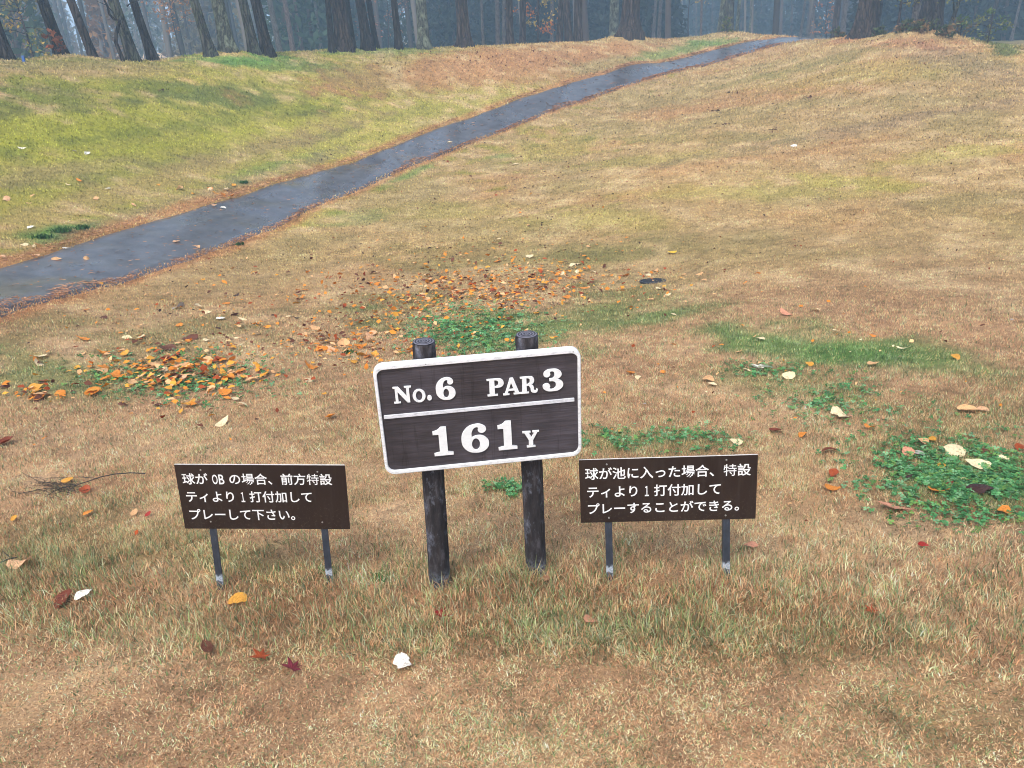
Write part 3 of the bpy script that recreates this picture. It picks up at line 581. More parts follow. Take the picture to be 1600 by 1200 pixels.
def bar_mat():
    m = NM('blue_black_steel'); co = m.coords('Object'); a = m.noise(60, 5, .7, vec=m.coords('Object', (1, 1, .35))); r = m.ramp(a.outputs['Fac'], [(.3, (.014, .017, .025)), (.6, (.04, .048, .066)), (.8, (.12, .135, .16))])
    c = m.noise(38, 3, .6, vec=co); tc = m.n('TexCoord'); sx = m.n('SeparateXYZ'); m.l(tc.outputs['Object'], sx.inputs[0])
    pp = m.n('FloatCurve') if False else m.ramp(sx.outputs['Z'], [(.0, (0, 0, 0)), (.022, (.1, .1, .1)), (.03, (1, 1, 1)), (.062, (1, 1, 1)), (.078, (0, 0, 0))])
    cf = m.ramp(c.outputs['Fac'], [(.42, (.1, .1, .1)), (.52, (.9, .9, .9))]); mu = m.mixc(1., pp.outputs[0], cf.outputs[0], 'MULTIPLY'); m.l(m.mixc(mu, r.outputs[0], (.46, .52, .60)), m.b.inputs['Base Color']); m.set(Roughness=.5, Metallic=0.); m.bump(a.outputs['Fac'], .3, .002); return m.m
BAR = bar_mat()
STEEL = NM('screw_steel').set(Base__Color=(.35, .34, .32, 1), Metallic=.6, Roughness=.45).m

# ------------------------------------------------------------------ lettering outlines (slab serif, cap height 1); c corner, s smooth
def C_(*p): return [(x, y, 'c') for x, y in p]
def S_(*p): return [(x, y, 's') for x, y in p]
def ell(cx, cy, rx, ry, n=12): return [(cx+rx*math.cos(2*math.pi*k/n), cy+ry*math.sin(2*math.pi*k/n), 's') for k in range(n)]
GL = {
 'N': [C_((0, 1), (.27, 1), (.70, .34), (.70, .93), (.60, .93), (.60, 1), (.95, 1), (.95, .93), (.84, .93), (.84, 0), (.71, 0), (.22, .74), (.22, .07), (.34, .07), (.34, 0), (0, 0), (0, .07), (.10, .07), (.10, .93), (0, .93))],
 'o': [ell(.5, .5, .5, .5), ell(.5, .5, .27, .40)],
 '.': [ell(.5, .5, .5, .5)],
 'P': [C_((0, 1), (.42, 1))+S_((.62, .95), (.71, .74), (.62, .53))+C_((.42, .47), (.31, .47), (.31, .07), (.43, .07), (.43, 0), (0, 0), (0, .07), (.10, .07), (.10, .93), (0, .93)), C_((.31, .93), (.38, .93))+S_((.46, .88), (.49, .74), (.46, .60))+C_((.38, .545), (.31, .545))],
 'A': [C_((.40, 1), (.56, 1), (.86, .07), (.95, .07), (.95, 0), (.57, 0), (.57, .07), (.66, .07), (.605, .25), (.28, .25), (.22, .07), (.32, .07), (.32, 0), (0, 0), (0, .07), (.10, .07)), C_((.305, .33), (.575, .33), (.44, .76))],
 'R': [C_((0, 1), (.44, 1))+S_((.64, .95), (.71, .76), (.65, .59))+C_((.55, .51))+S_((.66, .40), (.695, .18), (.77, .09))+C_((.83, .20), (.89, .18))+S_((.83, .03), (.69, 0), (.56, .07), (.52, .28))+C_((.44, .46), (.31, .46), (.31, .07), (.42, .07), (.42, 0), (0, 0), (0, .07), (.1, .07), (.1, .93), (0, .93)), C_((.31, .93), (.39, .93))+S_((.47, .88), (.50, .75), (.47, .61))+C_((.39, .545), (.31, .545))],
 'Y': [C_((0, 1), (.42, 1), (.42, .93), (.32, .93), (.48, .58), (.63, .93), (.54, .93), (.54, 1), (.88, 1), (.88, .93), (.79, .93), (.54, .44), (.54, .07), (.66, .07), (.66, 0), (.21, 0), (.21, .07), (.33, .07), (.33, .44), (.09, .93), (0, .93))],
 '1': [C_((.28, 1), (.47, 1), (.47, .115), (.66, .085), (.66, 0), (0, 0), (0, .085), (.2, .115), (.2, .76), (0, .76), (0, .86))+S_((.17, .91))],
 '6': [S_((.40, 0), (.64, .08), (.74, .30), (.65, .52), (.47, .60))+C_((.275, .545))+S_((.29, .76), (.39, .90), (.47, .885))+S_((.465, .78), (.53, .70), (.635, .72), (.68, .83), (.58, .96), (.40, 1.0), (.13, .86), (0, .49), (.11, .13)), ell(.385, .30, .115, .215)],
 '3': [S_((.36, 1.0), (.60, .93), (.69, .76), (.62, .61))+C_((.50, .535))+S_((.66, .45), (.74, .28), (.63, .07), (.35, 0), (.09, .07), (0, .24), (.07, .345), (.19, .345), (.26, .25), (.24, .13), (.345, .085), (.45, .145), (.485, .28), (.43, .43))+C_((.25, .475), (.25, .575))+S_((.40, .61), (.435, .75), (.41, .88), (.33, .92), (.26, .87), (.275, .78), (.21, .68), (.10, .68), (.04, .77), (.11, .93))]}
GW = {'N': .95, 'o': 1, '.': 1, 'P': .71, 'A': .95, 'R': .89, 'Y': .88, '1': .66, '6': .74, '3': .74}
def glyph_mesh(name, ch, w, h, depth):
    c = bpy.data.curves.new(name, 'CURVE'); c.dimensions = '2D'; c.fill_mode = 'BOTH'; c.extrude = depth/2; c.bevel_depth = .0006; c.resolution_u = 8
    sx = w/GW[ch]
    for out in GL[ch]:
        sp = c.splines.new('BEZIER'); sp.bezier_points.add(len(out)-1); sp.use_cyclic_u = True
        for bp, (x, y, t) in zip(sp.bezier_points, out):
            bp.co = (x*sx, y*h, 0); bp.handle_left_type = bp.handle_right_type = 'AUTO' if t == 's' else 'VECTOR'
    o = bpy.data.objects.new(name, c); COL.objects.link(o); dg = bpy.context.evaluated_depsgraph_get(); dg.update()
    me = bpy.data.meshes.new_from_object(o.evaluated_get(dg)); bpy.data.objects.remove(o); bpy.data.curves.remove(c); me.materials.clear(); return me
def text_mesh(name, body, size, offset, space=1.0):
    c = bpy.data.curves.new(name, 'FONT'); c.body = body; c.size = size; c.offset = offset; c.extrude = 0; c.resolution_u = 3; c.space_character = space
    o = bpy.data.objects.new(name, c); COL.objects.link(o); dg = bpy.context.evaluated_depsgraph_get(); dg.update()
    me = bpy.data.meshes.new_from_object(o.evaluated_get(dg)); bpy.data.objects.remove(o); bpy.data.curves.remove(c); me.materials.clear(); return me

def rrect(w, h, r, n=7):
    P = []
    for cx, cy, a0 in ((w/2-r, h/2-r, 0), (-w/2+r, h/2-r, 90), (-w/2+r, -h/2+r, 180), (w/2-r, -h/2+r, 270)):
        for k in range(n+1):
            a = math.radians(a0+90*k/n); P.append((cx+r*math.cos(a), cy+r*math.sin(a)))
    return np.array(P)
def loft(loops, cap0=False, cap1=False):
    bm = bmesh.new(); rings = [[bm.verts.new(p) for p in L] for L in loops]; n = len(rings[0])
    for a, b in zip(rings[:-1], rings[1:]):
        for k in range(n): bm.faces.new((a[k], a[(k+1) % n], b[(k+1) % n], b[k]))
    if cap0: bm.faces.new(rings[0][::-1])
    if cap1: bm.faces.new(rings[-1])
    bmesh.ops.recalc_face_normals(bm, faces=bm.faces); return bm
def box_bm(x0, x1, y0, y1, z0, z1, bev=0):
    bm = bmesh.new(); bmesh.ops.create_cube(bm, size=1)
    for v in bm.verts: v.co = ((x0+x1)/2+v.co.x*(x1-x0), (y0+y1)/2+v.co.y*(y1-y0), (z0+z1)/2+v.co.z*(z1-z0))
    if bev: bmesh.ops.bevel(bm, geom=bm.edges[:], offset=bev, segments=2, affect='EDGES', profile=.5)
    return bm

def frame_of(yaw, tau, rl):
    ex = np.array([math.cos(yaw), math.sin(yaw), 0]); n0_ = np.array([math.sin(yaw), -math.cos(yaw), 0]); up = np.array([0, 0, 1.])*math.cos(tau)-n0_*math.sin(tau)
    e2 = ex*math.cos(rl)+up*math.sin(rl); u2 = -ex*math.sin(rl)+up*math.cos(rl); return e2, u2, np.cross(e2, u2)
def sign_frame(center, yaw, tau, rl):
    e, u, n = frame_of(math.radians(yaw), math.radians(tau), math.radians(rl)); c = np.array(center)
    def on(u_, v_, off):               # pixel met with the plane lying `off` in front of the board's face
        d = ray(np.array(float(u_)), np.array(float(v_))); return CAM+d*(((c+n*off-CAM)@n)/(d@n))
    Mx = Matrix(((e[0], u[0], n[0], c[0]), (e[1], u[1], n[1], c[1]), (e[2], u[2], n[2], c[2]), (0, 0, 0, 1)))
    return Mx, on
def place(o, root, Mx): o.parent = root; o.matrix_local = Matrix.Translation(-root.location) @ Mx

def log_post(root, foot, top, r, seed):
    foot = np.array(foot); top = np.array(top); ax = top-foot; L = np.linalg.norm(ax); q = Vector(ax).to_track_quat('Z', 'Y'); sides, rings = 40, 46
    zz = np.r_[np.linspace(-.16, L-.012, rings), L-.004, L]; th = np.linspace(0, 2*np.pi, sides, endpoint=False); A, Zg = np.meshgrid(th, zz)
    gro = (np.abs(fbm(np.cos(A)*2.6+seed, np.sin(A)*2.6+Zg*1.2, seed, 3)-.5)*2); rough = fbm(A*9, Zg*22, seed+4, 3)-.5
    R_ = r*(1-.05*Zg/L)+.007*(gro-.4)+.004*rough; R_[-2] *= .985; R_[-1] *= .93
    V = np.stack([R_*np.cos(A), R_*np.sin(A), Zg+ (fbm(A*3, Zg*0, seed, 2)-.5)*.006*(Zg > L-.02)], -1).reshape(-1, 3); i = np.arange(len(zz)*sides).reshape(len(zz), sides); j = np.roll(i, -1, 1)
    o = link('post', np_mesh('post', V, np.stack([i[:-1].ravel(), j[:-1].ravel(), j[1:].ravel(), i[1:].ravel()], 1), None, True), root, POST)
    o.rotation_mode = 'QUATERNION'; o.rotation_quaternion = q; o.location = Vector(foot)-root.location
    loops = []
    for k, f in enumerate((1.0, .8, .6, .4, .2, .04)): loops.append([(r*.885*f*math.cos(a)*(1+.03*math.sin(3*a+seed)), r*.885*f*math.sin(a)*(1+.03*math.sin(3*a+seed)), L+.0012+.0016*(1-f)+(.0012 if k % 2 else 0)) for a in th])
    e = bm_obj('cut_end', loft(loops, False, True), o, RINGS, False); e.location = (0, 0, .0006); return o

def glyph(root_panel, name, ch, xl, xr, yb, yt, depth=.006, z=-.0042, mat=None):
    o = link(name, glyph_mesh(name, ch, xr-xl, yt-yb, depth), root_panel, mat or LETTER); o.location = (xl, yb, z); return o

# ------------------------------------------------------------------ the hole sign
Mx, on = sign_frame((-.1093, 2.4442, .7333), 5.36, -6.75, -.46)
fL, fR = on(688, 909, -.075), on(838, 903, -.075); tL, tR = on(662, 534, -.075), on(823, 523, -.075)
hs_root = empty('hole_sign', tuple((fL+fR)/2*np.array([1, 1, 0]))); tag(hs_root, 'dark wooden hole sign with white frame reading No.6 PAR 3 161Y', 'sign')
for k, (f, t) in enumerate(((fL, tL), (fR, tR))):
    ax = (t-f)/np.linalg.norm(t-f); zf = float(tz(f[0], f[1])); f2 = f+ax*((zf-f[2])/ax[2]); log_post(hs_root, f2, t, .0415, 3+k)
W, Hh = .685, .4073
board = link('panel', bpy.data.meshes.new('panel'))
bm = loft([[(x, y, -.024) for x, y in rrect(W-.022, Hh-.03, .024)], [(x, y, -.0075) for x, y in rrect(W-.022, Hh-.03, .024)]], True, True); bm.to_mesh(board.data); bm.free(); board.data.materials.append(PANEL); place(board, hs_root, Mx)
prof = [(0, .034, -.030), (0, .034, -.006), (.0016, .033, -.0015), (.004, .031, 0.0), (.0095, .0255, 0.0), (.0110, .024, -.0012), (.0118, .023, -.0095)]
def fr_loop(ins, r, z): return [(x, y, z) for x, y in rrect(W-2*ins, Hh-2*ins-(.008 if ins > .009 else 0), r)]
fr = bm_obj('frame', loft([fr_loop(.0118, .023, -.030)]+[fr_loop(*p) for p in prof]), hs_root, WHITE, False); place(fr, hs_root, Mx)
for nm, ch, xl, xr, yb, yt in (('letter', 'N', -.2847, -.2261, .0650, .1225), ('letter', 'o', -.2221, -.1812, .0620, .1075), ('full_stop', '.', -.1755, -.1613, .0655, .0815), ('digit', '6', -.1447, -.0817, .0614, .1407),
                               ('letter', 'P', .0249, .0800, .0598, .1205), ('letter', 'A', .0775, .1365, .0585, .1180), ('letter', 'R', .1361, .1944, .0582, .1178), ('digit', '3', .2119, .2806, .0577, .1371),
                               ('digit', '1', -.1695, -.1054, -.1468, -.0393), ('digit', '6', -.0739, .0187, -.1485, -.0405), ('digit', '1', .0518, .1157, -.1486, -.0401), ('letter', 'Y', .1366, .1930, -.1484, -.0870)):
    glyph(board, nm, ch, xl, xr, yb, yt)
dv = bm_obj('divider_bar', box_bm(-.3245, .3185, .0112, .0236, -.0078, -.0012, .001), board, BARW)
for (x, y) in ((-.17, .196), (.316, .194)):
    s = bm_obj('nail_hole', loft([[(.0022*math.cos(a), .0022*math.sin(a), z) for a in np.linspace(0, 6.283, 9)[:-1]] for z in (-.001, .0006)], True, True), fr, STEEL); s.location = (x, y, .0)

# ------------------------------------------------------------------ the two rule signs
def rule_sign(label, center, yaw, tau, rl, w, h, lines, feet, screws, tops, chip):
    Mx, on = sign_frame(center, yaw, tau, rl); F = [on(*p, -.016) for p in feet]; Tt = [on(*p, -.016) for p in tops]
    root = empty('rule_sign', tuple((F[0]+F[1])/2*np.array([1, 1, 0]))); tag(root, label, 'sign')
    bm = box_bm(-w/2, w/2, -h/2, h/2, -.0045, 0, .0004)
    me = bpy.data.meshes.new('plate'); bm.normal_update(); bm.to_mesh(me); bm.free(); me.materials.append(PLATE); me.materials.append(CORE)
    for p in me.polygons: p.material_index = 0 if abs(p.normal.z) > .5 else (1 if p.normal.y > .5 else 0)
    pl = link('plate', me); place(pl, root, Mx)
    ed = bm_obj('worn_edge', box_bm(-w/2+.002, w/2-.003, h/2-.0003, h/2+.0012, -.0046, .0003, .0003), pl, CORE)
    for body, xl, xr, yb, yt in lines:
        ems = [.28 if ch == ' ' else .5 if ch in 'OB' else 1. for ch in body]; pitch = (xr-xl)/(sum(ems)-.06-(.55 if body[-1] == '。' else 0)); x = xl-.03*pitch; hgt = (yt-yb)/.90
        for ch, e in zip(body, ems):
            if ch != ' ':
                me = text_mesh('character', '１' if ch == '1' else ch, hgt, hgt*(.004 if ch == '特' else .014)); v = np.empty(len(me.vertices)*3); me.vertices.foreach_get('co', v); v = v.reshape(-1, 3); sx = pitch/hgt
                if ch in 'OB1': lo, hi = v.min(0), v.max(0); w1 = pitch*(.42 if ch != '1' else .30); v[:, 0] = x+e*pitch/2-w1/2+(v[:, 0]-lo[0])/(hi[0]-lo[0])*w1; v[:, 1] = yb+.02*hgt+(v[:, 1]-lo[1])/(hi[1]-lo[1])*(yt-yb)*.92
                else: v[:, 0] = x+v[:, 0]*sx; v[:, 1] = yb+.09*hgt+v[:, 1]
                v[:, 2] = .0006; me.vertices.foreach_set('co', v.ravel()); me.update(); link('character', me, pl, PRINT)
            x += e*pitch
    for (x, y) in screws:
        s = bm_obj('screw', loft([[(rr*math.cos(a), rr*math.sin(a), z) for a in np.linspace(0, 6.283, 13)[:-1]] for rr, z in ((.0034, -.0004), (.0034, .0010), (.002, .0018))], True, True), pl, STEEL, True); s.location = (x, y, 0)
    for f, t in zip(F, Tt):
        ax = (t-f)/np.linalg.norm(t-f); zf = float(tz(f[0], f[1])); f2 = f+ax*((zf-f[2])/ax[2]); L = np.linalg.norm(t-f2); a, b = .0125, .003
        sec = [(-a, -a), (a, -a), (a, -a+b*2), (-a+b*2, -a+b*2), (-a+b*2, a), (-a, a)]
        o = bm_obj('post', loft([[(x, y, z) for x, y in sec] for z in (-.12, 0, .03, .06, L*.5, L)], True, True), root, BAR)
        o.rotation_mode = 'QUATERNION'; zq = Vector(ax).normalized(); yq = (-Vector((Mx[0][2], Mx[1][2], Mx[2][2]))); yq = (yq-zq*yq.dot(zq)).normalized(); xq = yq.cross(zq)
        o.rotation_quaternion = Matrix((xq, yq, zq)).transposed().to_quaternion(); o.location = Vector(f2)-root.location
    return root
rule_sign('dark brown plate with three lines of white Japanese writing, left of the hole sign', (-.9508, 2.6215, .3993), -1.10, -4.52, -4.31, .6227, .273,
          [('球が OB の場合、前方特設', -.2897, .2589, .0545, .0990), ('ティより1打付加して', -.2889, .1830, -.0205, .0250), ('プレーして下さい。', -.2885, .1117, -.0975, -.0515)],
          ((346, 915), (517, 914)), [(-.2175, .1145), (.2088, .1093), (-.2104, -.1056), (.2087, -.106)], ((323, 735), (499, 735)), 0)
rule_sign('dark brown plate with three lines of white Japanese writing, right of the hole sign', (.5291, 2.5012, .3754), -4.71, 0.01, -.41, .6259, .249,
          [('球が池に入った場合、特設', -.2915, .2897, .0467, .0905), ('ティより1打付加して', -.2892, .1906, -.0245, .0190), ('プレーすることができる。', -.2898, .2562, -.0908, -.0485)],
          ((953, 905), (1134, 906)), [(-.2142, .105), (.2044, .1084), (-.211, -.1074), (.2069, -.1087)], ((948, 722), (1134, 718)), 1)

FEET = [(-.326, 2.57), (.04, 2.585), (-1.2, 2.68), (-.765, 2.65), (.317, 2.535), (.742, 2.49)]
# ------------------------------------------------------------------ turf blades (one mass)
def blades(N, D, az, scale_far, segs, seed, name):
    r = np.random.default_rng(seed); x = D*np.sin(az); y = D*np.cos(az); z = tz(x, y); P = np.stack([x, y, z], 1); jx = x+r.normal(size=N)*.045; jy = y+r.normal(size=N)*.045
    c = bil(CG, jx, jy); gs = bil(SG, jx, jy); pd = path_dist(x, y); u, v = project(P); keep = (np.abs(pd) > PW/2-.06+.16*(r.random(N)-.5)); P = P[keep]; c = c[keep]; gs = gs[keep]; D = D[keep]; u = u[keep]; v = v[keep]; x, y, z = P.T; n = len(P)
    edge = 1012+26*(fbm(x*3, y*3, 51, 3)-.5)+np.clip(u-950, 0, 700)*.05; front = sstep(-45, 45, v-edge); band = sstep(800, 900, v)*(1-front)
    cl_ = fbm(x*14, y*14, 61, 2); cl2 = fbm(x*5, y*5, 62, 3)
    ln = (.021+.016*band-.006*front)*(.55+.9*cl2)*r.uniform(.6, 1.45, n); ln = np.maximum(ln, .0019*D*r.uniform(.6, 1.4, n))
    wd = np.maximum(.0014*r.uniform(.7, 1.5, n), scale_far*D*r.uniform(.6, 1.4, n))*(1+.08*front)
    isg = r.random(n) < np.clip((gs*1.15+.12*band)*(.3+1.4*cl2), 0, 1)
    t = r.random(n); pal = np.stack([TAN*1.1, STRAW*1.05, RUST*1.08, lin(158, 140, 116), lin(192, 150, 118), lin(134, 98, 74)])[np.searchsorted(np.cumsum([.24, .18, .2, .15, .13]), t)]
    wv = (.62*sstep(10, 4, D))[:, None]; cc = c*(1-wv)+pal*wv
    grn = np.stack([lin(100, 126, 74), lin(122, 134, 88), lin(78, 104, 70), lin(132, 142, 112)])[r.integers(0, 4, n)]; fw = np.where(isg, (.75*sstep(14, 5, D)+.15)*(1-.6*sstep(.6, .9, gs)), 0)[:, None]; cc = np.where((isg & (gs > .6))[:, None], c*1.05, cc); cc = cc*(1-fw)+grn*fw
    cc = np.minimum(cc*(r.uniform(.5, 1.45, n)*(.42+1.1*cl_))[:, None]*1.40, .76)
    ln = ln*np.where(isg, 1.25, 1.0)
    for (fx_, fy_) in FEET:                                            # uncut grass left standing round posts and legs
        near_ = np.exp(-((x-fx_)**2+(y-fy_)**2)/.006); ln = ln*(1+.75*near_)
    dens = r.random(n) < .5+.5*sstep(.28, .5, cl_)+.4*front; ln = np.where(dens | (D > 7), ln, ln*.25)
    a = r.uniform(0, 6.283, n); tilt = np.where(front > r.uniform(0, 1, n), r.uniform(.45, 1.35, n), r.uniform(.1, 1.05, n)); dx, dy = np.cos(a), np.sin(a); f = r.uniform(0, 6.283, n); sx, sy = np.cos(f)*wd, np.sin(f)*wd
    def pt(k, bend): th = tilt*bend; return np.stack([x+dx*np.sin(th)*ln*k, y+dy*np.sin(th)*ln*k, z-.004+np.cos(th)*ln*k], 1)
    S = np.stack([sx, sy, np.zeros(n)], 1)
    if segs == 2:
        m_ = pt(.55, .75); V = np.stack([pt(0, 0)-S, pt(0, 0)+S, m_-S*.8, m_+S*.8, pt(1, 1.1)], 1).reshape(-1, 3); b = np.arange(n)[:, None]*5
        Fc = np.concatenate([b+np.array([[0, 1, 3]]), b+np.array([[0, 3, 2]]), b+np.array([[2, 3, 4]])]); k = 5
    else:
        V = np.stack([pt(0, 0)-S, pt(0, 0)+S, pt(1, 1)], 1).reshape(-1, 3); Fc = np.arange(3*n).reshape(n, 3); k = 3
    return V, Fc, np.repeat(cc, k, 0)
r = np.random.default_rng(8); A0, A1 = math.radians(-47), math.radians(45)
N1 = 400000; D1 = 1/r.uniform(1/3.5, 1/1.15, N1); N2 = 680000; D2 = 1/r.uniform(1/13., 1/3.4, N2); N3 = 380000; D3 = np.exp(r.uniform(math.log(12.), math.log(46), N3))
g1 = blades(N1, D1, r.uniform(A0-.1, A1+.1, N1), .00045, 2, 1, 'a'); g2 = blades(N2, D2, r.uniform(A0-.05, A1+.05, N2), .00052, 1, 2, 'b'); g3 = blades(N3, D3, r.uniform(math.radians(-40), math.radians(40), N3), .0006, 1, 3, 'c')
V, Fc, C = merge([g1, g2, g3]); tag(link('grass', np_mesh('grass', V, Fc, C), None, GRASS), 'short dry autumn grass covering the slope and the lawn', 'grass', kind='stuff')
del V, Fc, C, g1, g2, g3

# fresh green tufts that stand out
TUFT = [(600, 905, .055, 60, 'green grass tuft between the left rule sign and the hole sign'), (512, 893, .05, 55, 'green grass tuft at the foot of the left sign\'s right leg'), (335, 850, .03, 40, 'green grass tuft beside the left sign\'s left leg'),
        (95, 362, .09, 160, 'dense dark green grass tuft at the upper edge of the path'), (65, 372, .08, 120, 'dark green grass clump left of the dense tuft by the path'), (128, 357, .08, 120, 'dark green grass clump right of the dense tuft by the path'), (381, 286, .08, 90, 'small dark green tuft at the upper path edge'), (373, 382, .06, 60, 'small green tuft at the lower path edge'),
        (545, 552, .05, 60, 'green grass tuft among the leaves left of the hole sign'), (700, 905, .03, 30, 'sparse grass tuft at the foot of the hole sign\'s left post'), (845, 902, .03, 30, 'sparse grass tuft at the foot of the hole sign\'s right post')]
for k, (u, v, h, n, lab) in enumerate(TUFT):
    p = at(u, v)[0]; rg = np.random.default_rng(200+k); D = math.hypot(p[0], p[1]); sp = h*(1.0 if D < 6 else 1.8)
    bx = rg.normal(size=(n, 2))*sp*.35; ln = h*rg.uniform(.5, 1.15, n); a = rg.uniform(0, 6.28, n); wd = max(.0016, .0006*D); pts = np.c_[bx, np.full(n, -.01)]; d = np.stack([np.cos(a), np.sin(a)], 1); ti = rg.uniform(.15, .9, n)
    mid = pts+np.c_[d*(np.sin(ti*.6)*ln*.55)[:, None], np.cos(ti*.6)*ln*.55]; tip = pts+np.c_[d*(np.sin(ti)*ln)[:, None], np.cos(ti)*ln]; s = np.c_[-d[:, 1], d[:, 0], np.zeros(n)]*wd
    V = np.stack([pts-s, pts+s, mid-s*.9, mid+s*.9, tip], 1).reshape(-1, 3); b = np.arange(n)[:, None]*5; Fc = np.concatenate([b+np.array([[0, 1, 3]]), b+np.array([[0, 3, 2]]), b+np.array([[2, 3, 4]])])
    base = lin(70, 116, 60) if D < 6 else lin(58, 92, 40)
    o = link('grass_tuft', np_mesh('grass_tuft', V, Fc, np.repeat(base*rg.uniform(.7, 1.4, (n, 1)), 5, 0)), None, GRASS); o.location = p; tag(o, lab, 'grass tuft', 'green grass tufts')

# ------------------------------------------------------------------ clover
def clover(u, v, ru, rv, n, label, hgt=.019, an=0):
    rg = np.random.default_rng(int(u)*7+int(v)); n = int(n*1.7); uu = rg.normal(size=n)*.55; vv = rg.normal(size=n)*.55; m = np.hypot(uu, vv) < 1.5; uu, vv = uu[m], vv[m]; a = math.radians(an)
    Q = at(u+uu*ru*math.cos(a)-vv*rv*math.sin(a), v+uu*ru*math.sin(a)+vv*rv*math.cos(a)); Q = Q[fbm(Q[:, 0]*9, Q[:, 1]*9, 71, 2) > .36]; n = len(Q); D = np.hypot(Q[:, 0], Q[:, 1]); sz = .0062*rg.uniform(.6, 1.45, n)*np.maximum(1, D/4.5)
    h = hgt*rg.uniform(.4, 1.2, n); top = Q+np.c_[rg.normal(size=(n, 2))*.008, h]; Vs, Fs, Cs = [], [], []; ph = rg.uniform(0, 6.28, n); tl = rg.normal(size=(n, 2))*.28; col = np.stack([lin(84, 146, 88), lin(104, 160, 100), lin(62, 112, 60), lin(126, 172, 124), lin(112, 150, 78), lin(72, 130, 80)])[rg.integers(0, 6, n)]*rg.uniform(.6, 1.25, (n, 1))
    o = 0; parts = []
    for k in range(3):
        a = ph+k*2.094; d = np.stack([np.cos(a), np.sin(a), .12+tl[:, 0]*np.cos(a)+tl[:, 1]*np.sin(a)], 1); s = np.stack([-np.sin(a), np.cos(a), tl[:, 1]*np.cos(a)-tl[:, 0]*np.sin(a)], 1); S1 = sz[:, None]
        V = np.stack([top, top+d*S1*1.1+s*S1*.95+[0, 0, .002], top+d*S1*1.75+s*S1*.35, top+d*S1*1.75-s*S1*.35, top+d*S1*1.1-s*S1*.95+[0, 0, .002]], 1).reshape(-1, 3); b = np.arange(n)[:, None]*5
        Fc = np.concatenate([b+np.array([[0, 4, 1]]), b+np.array([[1, 4, 3]]), b+np.array([[1, 3, 2]])]); parts.append((V, Fc, np.repeat(col, 5, 0)))
    st = np.repeat((.0012*np.maximum(1, D/4.5))[:, None], 3, 1)*np.array([1, 0, 0]); V = np.stack([Q-st, Q+st, top], 1).reshape(-1, 3); parts.append((V, np.arange(3*n).reshape(n, 3), np.repeat(col*.8, 3, 0)))
    V, Fc, C = merge(parts); c0 = V.mean(0); tag(link('clover_patch', np_mesh('clover_patch', V, Fc, C), None, GRASS), label, 'clover', 'clover patches in the lawn', kind='stuff')
clover(1500, 745, 150, 66, 2300, 'large dense clover patch at the right edge of the lawn', an=8)
clover(285, 590, 150, 36, 900, 'clover growing through the leaf pile at left')
clover(740, 520, 105, 40, 1300, 'clover patch directly behind the hole sign')
clover(1300, 625, 110, 34, 420, 'thin clover patch right of the right sign\'s upper corner')
clover(1060, 690, 90, 22, 260, 'thin clover strip behind the right rule sign')
clover(945, 690, 50, 20, 160, 'small clover patch between hole sign and right rule sign')
clover(790, 765, 38, 11, 110, 'small clover patch between the hole sign\'s posts', .02)
clover(1190, 580, 70, 14, 140, 'clover under the cluster of cream leaves at right')

# ------------------------------------------------------------------ fallen leaves
def leaf_mesh(name, kind, seed):
    r = np.random.default_rng(seed); V, Fc = [], []
    if kind == 'maple':
        n = 7; out = []
        for k in range(n):
            a = math.radians(-150+300*k/(n-1)); L = .62+.38*math.cos(a*.55); w = .2
            if k == 0: out.append((math.cos(a-.32)*.12, math.sin(a-.32)*.12))
            out += [(math.cos(a-w*.9)*L*.68, math.sin(a-w*.9)*L*.68), (math.cos(a)*L, math.sin(a)*L), (math.cos(a+w*.9)*L*.68, math.sin(a+w*.9)*L*.68)]
            am = a+math.radians(150/(n-1)); out.append((math.cos(am)*.48*L, math.sin(am)*.48*L))
        o = np.array(out)*.72; c = np.r_[[[0, 0]], o]; rr = np.hypot(c[:, 0], c[:, 1]); z = .35*rr**1.5*(1+.5*np.sin(np.arctan2(c[:, 1], c[:, 0])*3+seed)); V = np.c_[c, z]
        Fc = [(0, k, k+1) for k in range(1, len(o))]; st = len(V); V = np.vstack([V, [[-.02, .012, 0], [-.02, -.012, 0], [-.5, 0, .08]]]); Fc.append((st, st+1, st+2))
        return np_mesh(name, V, np.array(Fc), None, False)
    nu, nv = 8, 4; asp = {'ovate': .33, 'long': .22, 'broad': .42, 'torn': .40}[kind]; bend = r.uniform(.2, 1.1)*r.choice([1, 1, -1]); cup = r.uniform(.1, .9)*r.choice([1, -1]); tw = r.uniform(-.6, .6)
    for i in range(nu+1):
        t = i/nu; w = asp*math.sin(math.pi*min(1, .04+.93*t**.85))**.75
        if kind == 'torn': w = asp*(.3+.7*math.sin(math.pi*(.1+.8*t))**.6)*(1+.12*math.sin(t*9+seed)) if 0 < i < nu else asp*.42
        if kind == 'broad': w = asp*math.sin(math.pi*(.06+.9*t))**.5
        for j in range(nv+1):
            s = -1+2*j/nv; x = t-.5; y = s*w*(1+(r.uniform(-.1, .1) if abs(s) == 1 else 0)); z = bend*.35*(x*x*2-.2)+cup*1.1*y*y+.10*abs(s)*w+r.normal()*.012; z += tw*x*y
            V.append((x, y, z))
    for i in range(nu):
        for j in range(nv):
            a = i*(nv+1)+j; Fc += [(a, a+nv+1, a+nv+2, a+1)]
    V = np.array(V); V[:, 2] -= V[:, 2].min(); st = len(V); m = (nv)//2; b = V[m]; V = np.vstack([V, [b+[0, .012, 0], b-[0, .012, 0], b+[-.28, .02, .03], b+[-.28, .035, .03]]]); Fc.append((st, st+1, st+3, st+2))
    return np_mesh(name, V, np.array(Fc), None, True)
